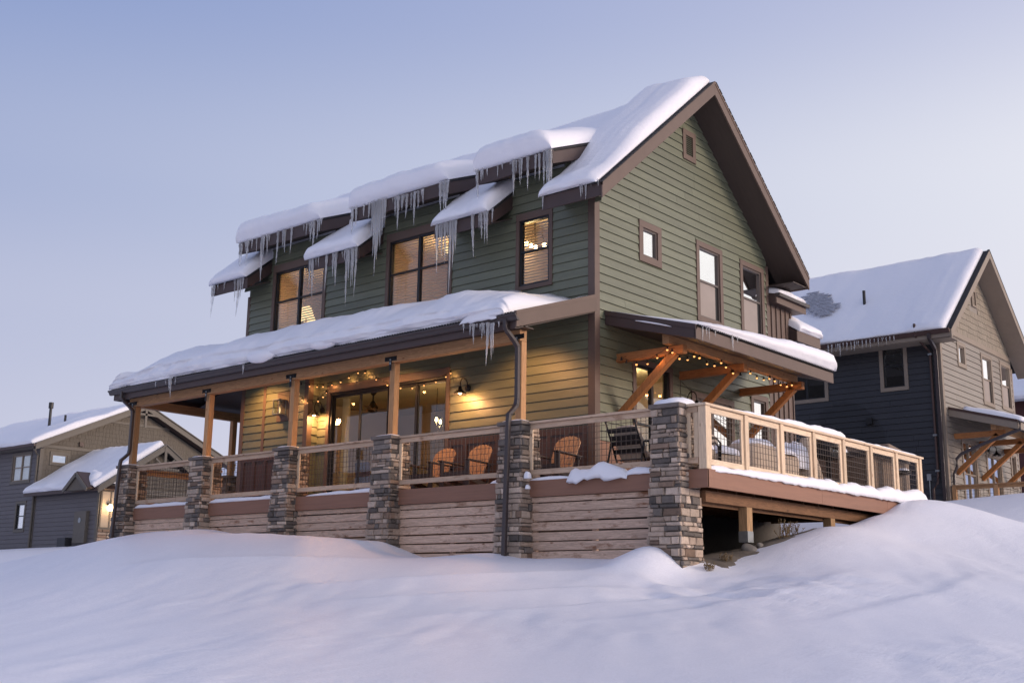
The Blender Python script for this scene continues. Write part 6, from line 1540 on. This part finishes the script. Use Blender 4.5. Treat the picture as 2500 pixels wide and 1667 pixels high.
# ------------------------------------------------------------------ neighbour to the left
def left_neighbour():
    X, Y, Z = -40.0, 9.67, -.3
    h = empty('taupe_house', (X-3, Y+5, Z), 'taupe two-storey house with shingled gable and snowy roofs at far left', 'house')
    A = Frame((X, Y, 0), (1, 0, 0), (0, -1, 0)); B = Frame((X, Y, 0), (0, 1, 0), (1, 0, 0))
    T = 'taupe_trim'; W = 10.3; ze = 4.70; k = .46; ym = W/2
    r1 = [(-2.70, -.72, 3.05, 4.57), (-1.85, -.82, .72, 2.2)]
    hs = [window(h, A, *r1[0], .13, T, 'greige_trim', 'glass_far', 2, True, 'white_shade', fw=.05), window(h, A, *r1[1], .13, T, 'black_vinyl', 'glass_far', 1, True, None, fw=.06)]
    w = wall_backing('front_wall', A, lambda z: -12, lambda z: 0, -1, ze, hs, 'taupe_siding', h)
    siding(A, lambda z: -11.9, lambda z: -.15, -.6, ze-.05, r1, 'taupe_siding', w, .2, rnd=random.Random(41))
    rb = (.48, 1.48, 3.9, 4.55)
    hb = window(h, B, *rb, .12, T, 'greige_trim', 'glass_far', 1, False, None, fw=.04)
    def g(z): return max(0.0, (z-ze)/k)
    w2 = wall_backing('gable_wall', B, g, lambda z: W-g(z), 0, ze+ym*k, [hb], 'taupe_shake', h, .14, [ze])
    shakes(B, lambda z: max(.15, g(z)), lambda z: W-max(.05, g(z)), 2.2, ze+ym*k-.1, 'taupe_shake', w2, .21, (.12, .24), True, 7, [rb])
    MB().box(X-.15, X, Y-.03, Y, -1, ze).box(X, X+.03, Y-.03, Y+.15, -1, ze+.05).build('corner_trim', T, h)
    MB().box(X, X+.05, Y+.1, Y+W-.1, ze+.02, ze+.16).build('band_board', T, h)
    MB().box(X, X+.05, Y+3.4, Y+W-3.4, ze+1.6, ze+1.72).build('band_board', T, h)
    MB().box(X+.03, X+.12, Y+1.9, Y+2.1, ze+.25, ze+.45).build('alarm_box', 'panel_brown', h)
    MB().box(X-12, X-.14, Y+W-.14, Y+W, -1, ze).build('rear_wall', 'taupe_siding', h)
    def zz(y): return ze+.10+(y+.5)*k if y < ym else ze+.10+(W+.5-y)*k
    def slab(x0, x1, y0, y1, t, o=0): return [(x0, Y+y0, zz(y0)+o-t), (x1, Y+y0, zz(y0)+o-t), (x1, Y+y1, zz(y1)+o-t), (x0, Y+y1, zz(y1)+o-t), (x0, Y+y0, zz(y0)+o), (x1, Y+y0, zz(y0)+o), (x1, Y+y1, zz(y1)+o), (x0, Y+y1, zz(y1)+o)]
    ro = MB().hexa(slab(X-12.5, X+.5, -.5, ym, .05)).hexa(slab(X-12.5, X+.5, ym, W+.5, .05)).build('roof', 'shingle_dark', h)
    for a, b in ((-.52, ym), (ym, W+.52)):
        MB().hexa(slab(X+.48, X+.53, a, b, .28)).build('rake_board', T, ro); MB().hexa(slab(X+.46, X+.60, a, b, .05, .05)).build('rake_trim', T, ro)
    MB().hexa(slab(X, X+.48, -.5, ym, .02, -.24)).hexa(slab(X, X+.48, ym, W+.5, .02, -.24)).build('gable_soffit', 'fascia_brown', ro)
    MB().beam((X+.52, Y+ym-.9, ze+.12+(ym-.9)*k+.1), (X+.52, Y+ym+.9, ze+.12+(ym-.9)*k+.1), .06, .1).box(X+.49, X+.55, Y+ym-.06, Y+ym+.06, ze+1.5, ze+ym*k+.3).build('gable_truss', T, h)
    MB().prism([(X-12.5, Y-.5, ze-.05), (X-12.5, Y-.60, ze-.02), (X-12.5, Y-.63, ze+.10), (X-12.5, Y-.5, ze+.10)], (13, 0, 0)).build('gutter', 'fascia_brown', ro)
    MB().tube([(X+.3, Y-.57, ze), (X+.1, Y-.3, ze-.25), (X-.08, Y-.08, ze-.4), (X-.08, Y-.08, -.5)], .05, 8).build('downspout', T, h)
    c, s = 1/math.hypot(1, k), k/math.hypot(1, k)
    snow_slab('left_roof_snow', (X-12.5, Y-.56, zz(-.5)), (1, 0, 0), (0, c, s), (0, -s, c), 12.85, (ym+.5)/c-.03, .26, LIP, 70, (.3, .3), 'snow on the upper roof of the taupe house', .12, 61, lip=.08)
    v = MB().tube([(X-3.3, Y+2, 6.0), (X-3.3, Y+2, 7.3)], .07, 10).tube([(X-3.3, Y+2, 7.15), (X-3.3, Y+2, 7.45)], .12, 10).build('flue', 'pipe_black', h)
    MB().tube([(X-2.3, Y+2.3, 6.0), (X-2.3, Y+2.3, 6.75)], .06, 8).build('vent_pipe', 'pipe_black', h)
    MB().box(X-12.5, X+.48, Y-.5, Y, ze-.06, ze-.04).build('soffit', T, ro)
    # lower wing projecting towards the viewer
    XW = -34.3; WW = 5.7; e2 = 2.45; k2 = .67
    A2 = Frame((XW, Y, 0), (1, 0, 0), (0, -1, 0)); B2 = Frame((XW, Y, 0), (0, 1, 0), (1, 0, 0))
    w3 = wall_backing('wing_wall', A2, lambda z: -5.7, lambda z: 0, -1, e2, [], 'taupe_siding', h)
    siding(A2, lambda z: -5.55, lambda z: -.14, -.5, e2-.05, [], 'taupe_siding', w3, .2, rnd=random.Random(43))
    def g2(z): return max(0.0, (z-e2)/k2)
    w4 = wall_backing('wing_gable_wall', B2, g2, lambda z: WW-g2(z), -1, e2+WW/2*k2, [], 'taupe_shake', h, .14, [e2])
    shakes(B2, lambda z: max(1.05, g2(z)), lambda z: WW-g2(z)-.03, .8, e2+WW/2*k2-.1, 'taupe_shake', w4, .21, (.12, .24), True, 8)
    MB().box(XW, XW+.03, Y+.05, Y+1.0, .78, e2-.1).build('cream_panel', 'cream_panel', h)
    for q in (.05, .5, .95): MB().box(XW+.03, XW+.055, Y+q, Y+q+.07, .78, e2-.1).build('batten', T, h)
    MB().box(XW, XW+.06, Y, Y+WW, e2-.1, e2+.12).box(XW-.14, XW+.04, Y-.04, Y, -1, e2).box(XW, XW+.08, Y, Y+WW, .66, .78).build('band_board', T, h)
    rnd = random.Random(44); z = -.3
    sp = MB().box(XW, XW+.05, Y-.02, Y+WW, -.6, .66).build('stone_base', 'mortar', h)
    while z < .62:
        y = 0
        while y < 3.2: l = rnd.uniform(.2, .5); stone_piece(sp, (XW+.05, Y+y, z), (0, 1, 0), (0, 0, 1), (1, 0, 0), l-.02, .11, .05, rnd, rnd.choice(['stone_tan', 'stone_cream', 'stone_brown'])); y += l
        z += .125
    def z2(y): return e2+.05+(y+.35)*k2 if y < WW/2 else e2+.05+(WW+.35-y)*k2
    def slab2(x0, x1, y0, y1, t, o=0): return [(x0, Y+y0, z2(y0)+o-t), (x1, Y+y0, z2(y0)+o-t), (x1, Y+y1, z2(y1)+o-t), (x0, Y+y1, z2(y1)+o-t), (x0, Y+y0, z2(y0)+o), (x1, Y+y0, z2(y0)+o), (x1, Y+y1, z2(y1)+o), (x0, Y+y1, z2(y1)+o)]
    r2 = MB().hexa(slab2(X-.4, XW+.45, -.35, WW/2, .05)).hexa(slab2(X+.1, XW+.45, WW/2, WW+.35, .05)).build('wing_roof', 'shingle_dark', h)
    for a, b in ((-.37, WW/2), (WW/2, WW+.37)):
        MB().hexa(slab2(XW+.43, XW+.48, a, b, .26)).build('rake_board', T, r2); MB().hexa(slab2(XW+.41, XW+.54, a, b, .05, .05)).build('rake_trim', T, r2)
    MB().box(XW+.44, XW+.50, Y+WW/2-.06, Y+WW/2+.06, e2+.9, e2+2.1).beam((XW+.47, Y+WW/2-.75, e2+1.1), (XW+.47, Y+WW/2+.75, e2+1.1), .06, .1).beam((XW+.47, Y+WW/2, e2+1.15), (XW+.47, Y+WW/2+.5, e2+1.55), .05, .08).beam((XW+.47, Y+WW/2, e2+1.15), (XW+.47, Y+WW/2-.5, e2+1.55), .05, .08).build('gable_truss', T, h)
    MB().box(X-.4, XW+.45, Y-.42, Y-.35, e2-.12, e2+.04).build('gutter', 'fascia_brown', r2)
    c, s = 1/math.hypot(1, k2), k2/math.hypot(1, k2)
    snow_slab('wing_snow', (X-.35, Y-.40, z2(-.35)), (1, 0, 0), (0, c, s), (0, -s, c), 6.35, (WW/2+.35)/c+.05, .26, LIP, 60, (.35, .2), 'snow on the lower wing roof of the taupe house', .10, 62, lip=.10)
    # gablet
    gx = -35.1
    for sgn in (-1, 1):
        MB().hexa([(gx, Y-.75, 3.10), (gx+sgn*1.0, Y-.75, 2.40), (gx+sgn*1.0, Y+1.0, 2.40), (gx, Y+1.0, 3.10), (gx, Y-.75, 3.20), (gx+sgn*1.05, Y-.75, 2.46), (gx+sgn*1.05, Y+1.0, 2.46), (gx, Y+1.0, 3.20)]).build('gablet_roof', 'fascia_brown', h)
        MB().beam((gx, Y-.78, 3.08), (gx+sgn*1.02, Y-.78, 2.36), .05, .16).build('gablet_rake', T, h)
    MB().prism([(gx-.9, Y-.70, 2.38), (gx+.9, Y-.70, 2.38), (gx, Y-.70, 3.04)], (0, .3, 0)).build('gablet_wall', 'taupe_shake', h)
    snow_mound('gablet_snow', (gx, Y+.45, 2.72), 1.0, .95, .62, 'snow hood over the small entry gablet of the taupe house', 63, .8)
    MB().box(-36.0, -35.0, Y-.18, Y-.02, .1, 1.5).build('utility_box', 'taupe_trim', h); MB().lathe([(0, 0), (.12, 0), (.12, .06), (0, .08)], (-35.5, Y-.2, 1.1), 12, 'y').build('meter', 'galvanized', h)
    MB().box(-37.0, -36.3, Y-.35, Y-.02, -.3, .35).build('gas_meter', 'charcoal_siding', h)
    t = empty('wall_light', (XW+.1, Y+.45, 1.65), 'small glowing wall light by the entrance of the taupe house', 'lamp')
    MB().box(XW+.05, XW+.12, Y+.36, Y+.54, 1.75, 1.85).build('bracket', 'black_metal', t)
    MB().lathe([(0, 1.5), (.09, 1.52), (.10, 1.7), (.05, 1.78), (0, 1.8)], (XW+.20, Y+.45, 0), 14).build('bulb', 'lamp_glow', t, True)
    point('wall_light_glow', (XW+.34, Y+.45, 1.62), 26, (1.0, .6, .28), .08, t)
left_neighbour()
far_house(-62, 46, 2.0, 'far grey house with snowy roof glimpsed between the left porch pillars', 'taupe_siding', 'shingle_dark')
snow_slab('far_left_snow', (-72, 41.75, 7.5), (1, 0, 0), (0, .764, .645), (0, -.645, .764), 10.8, 5.4, .3, LIP, 30, (.2, .2), 'snow on the roof of the far grey house', .08, 66)
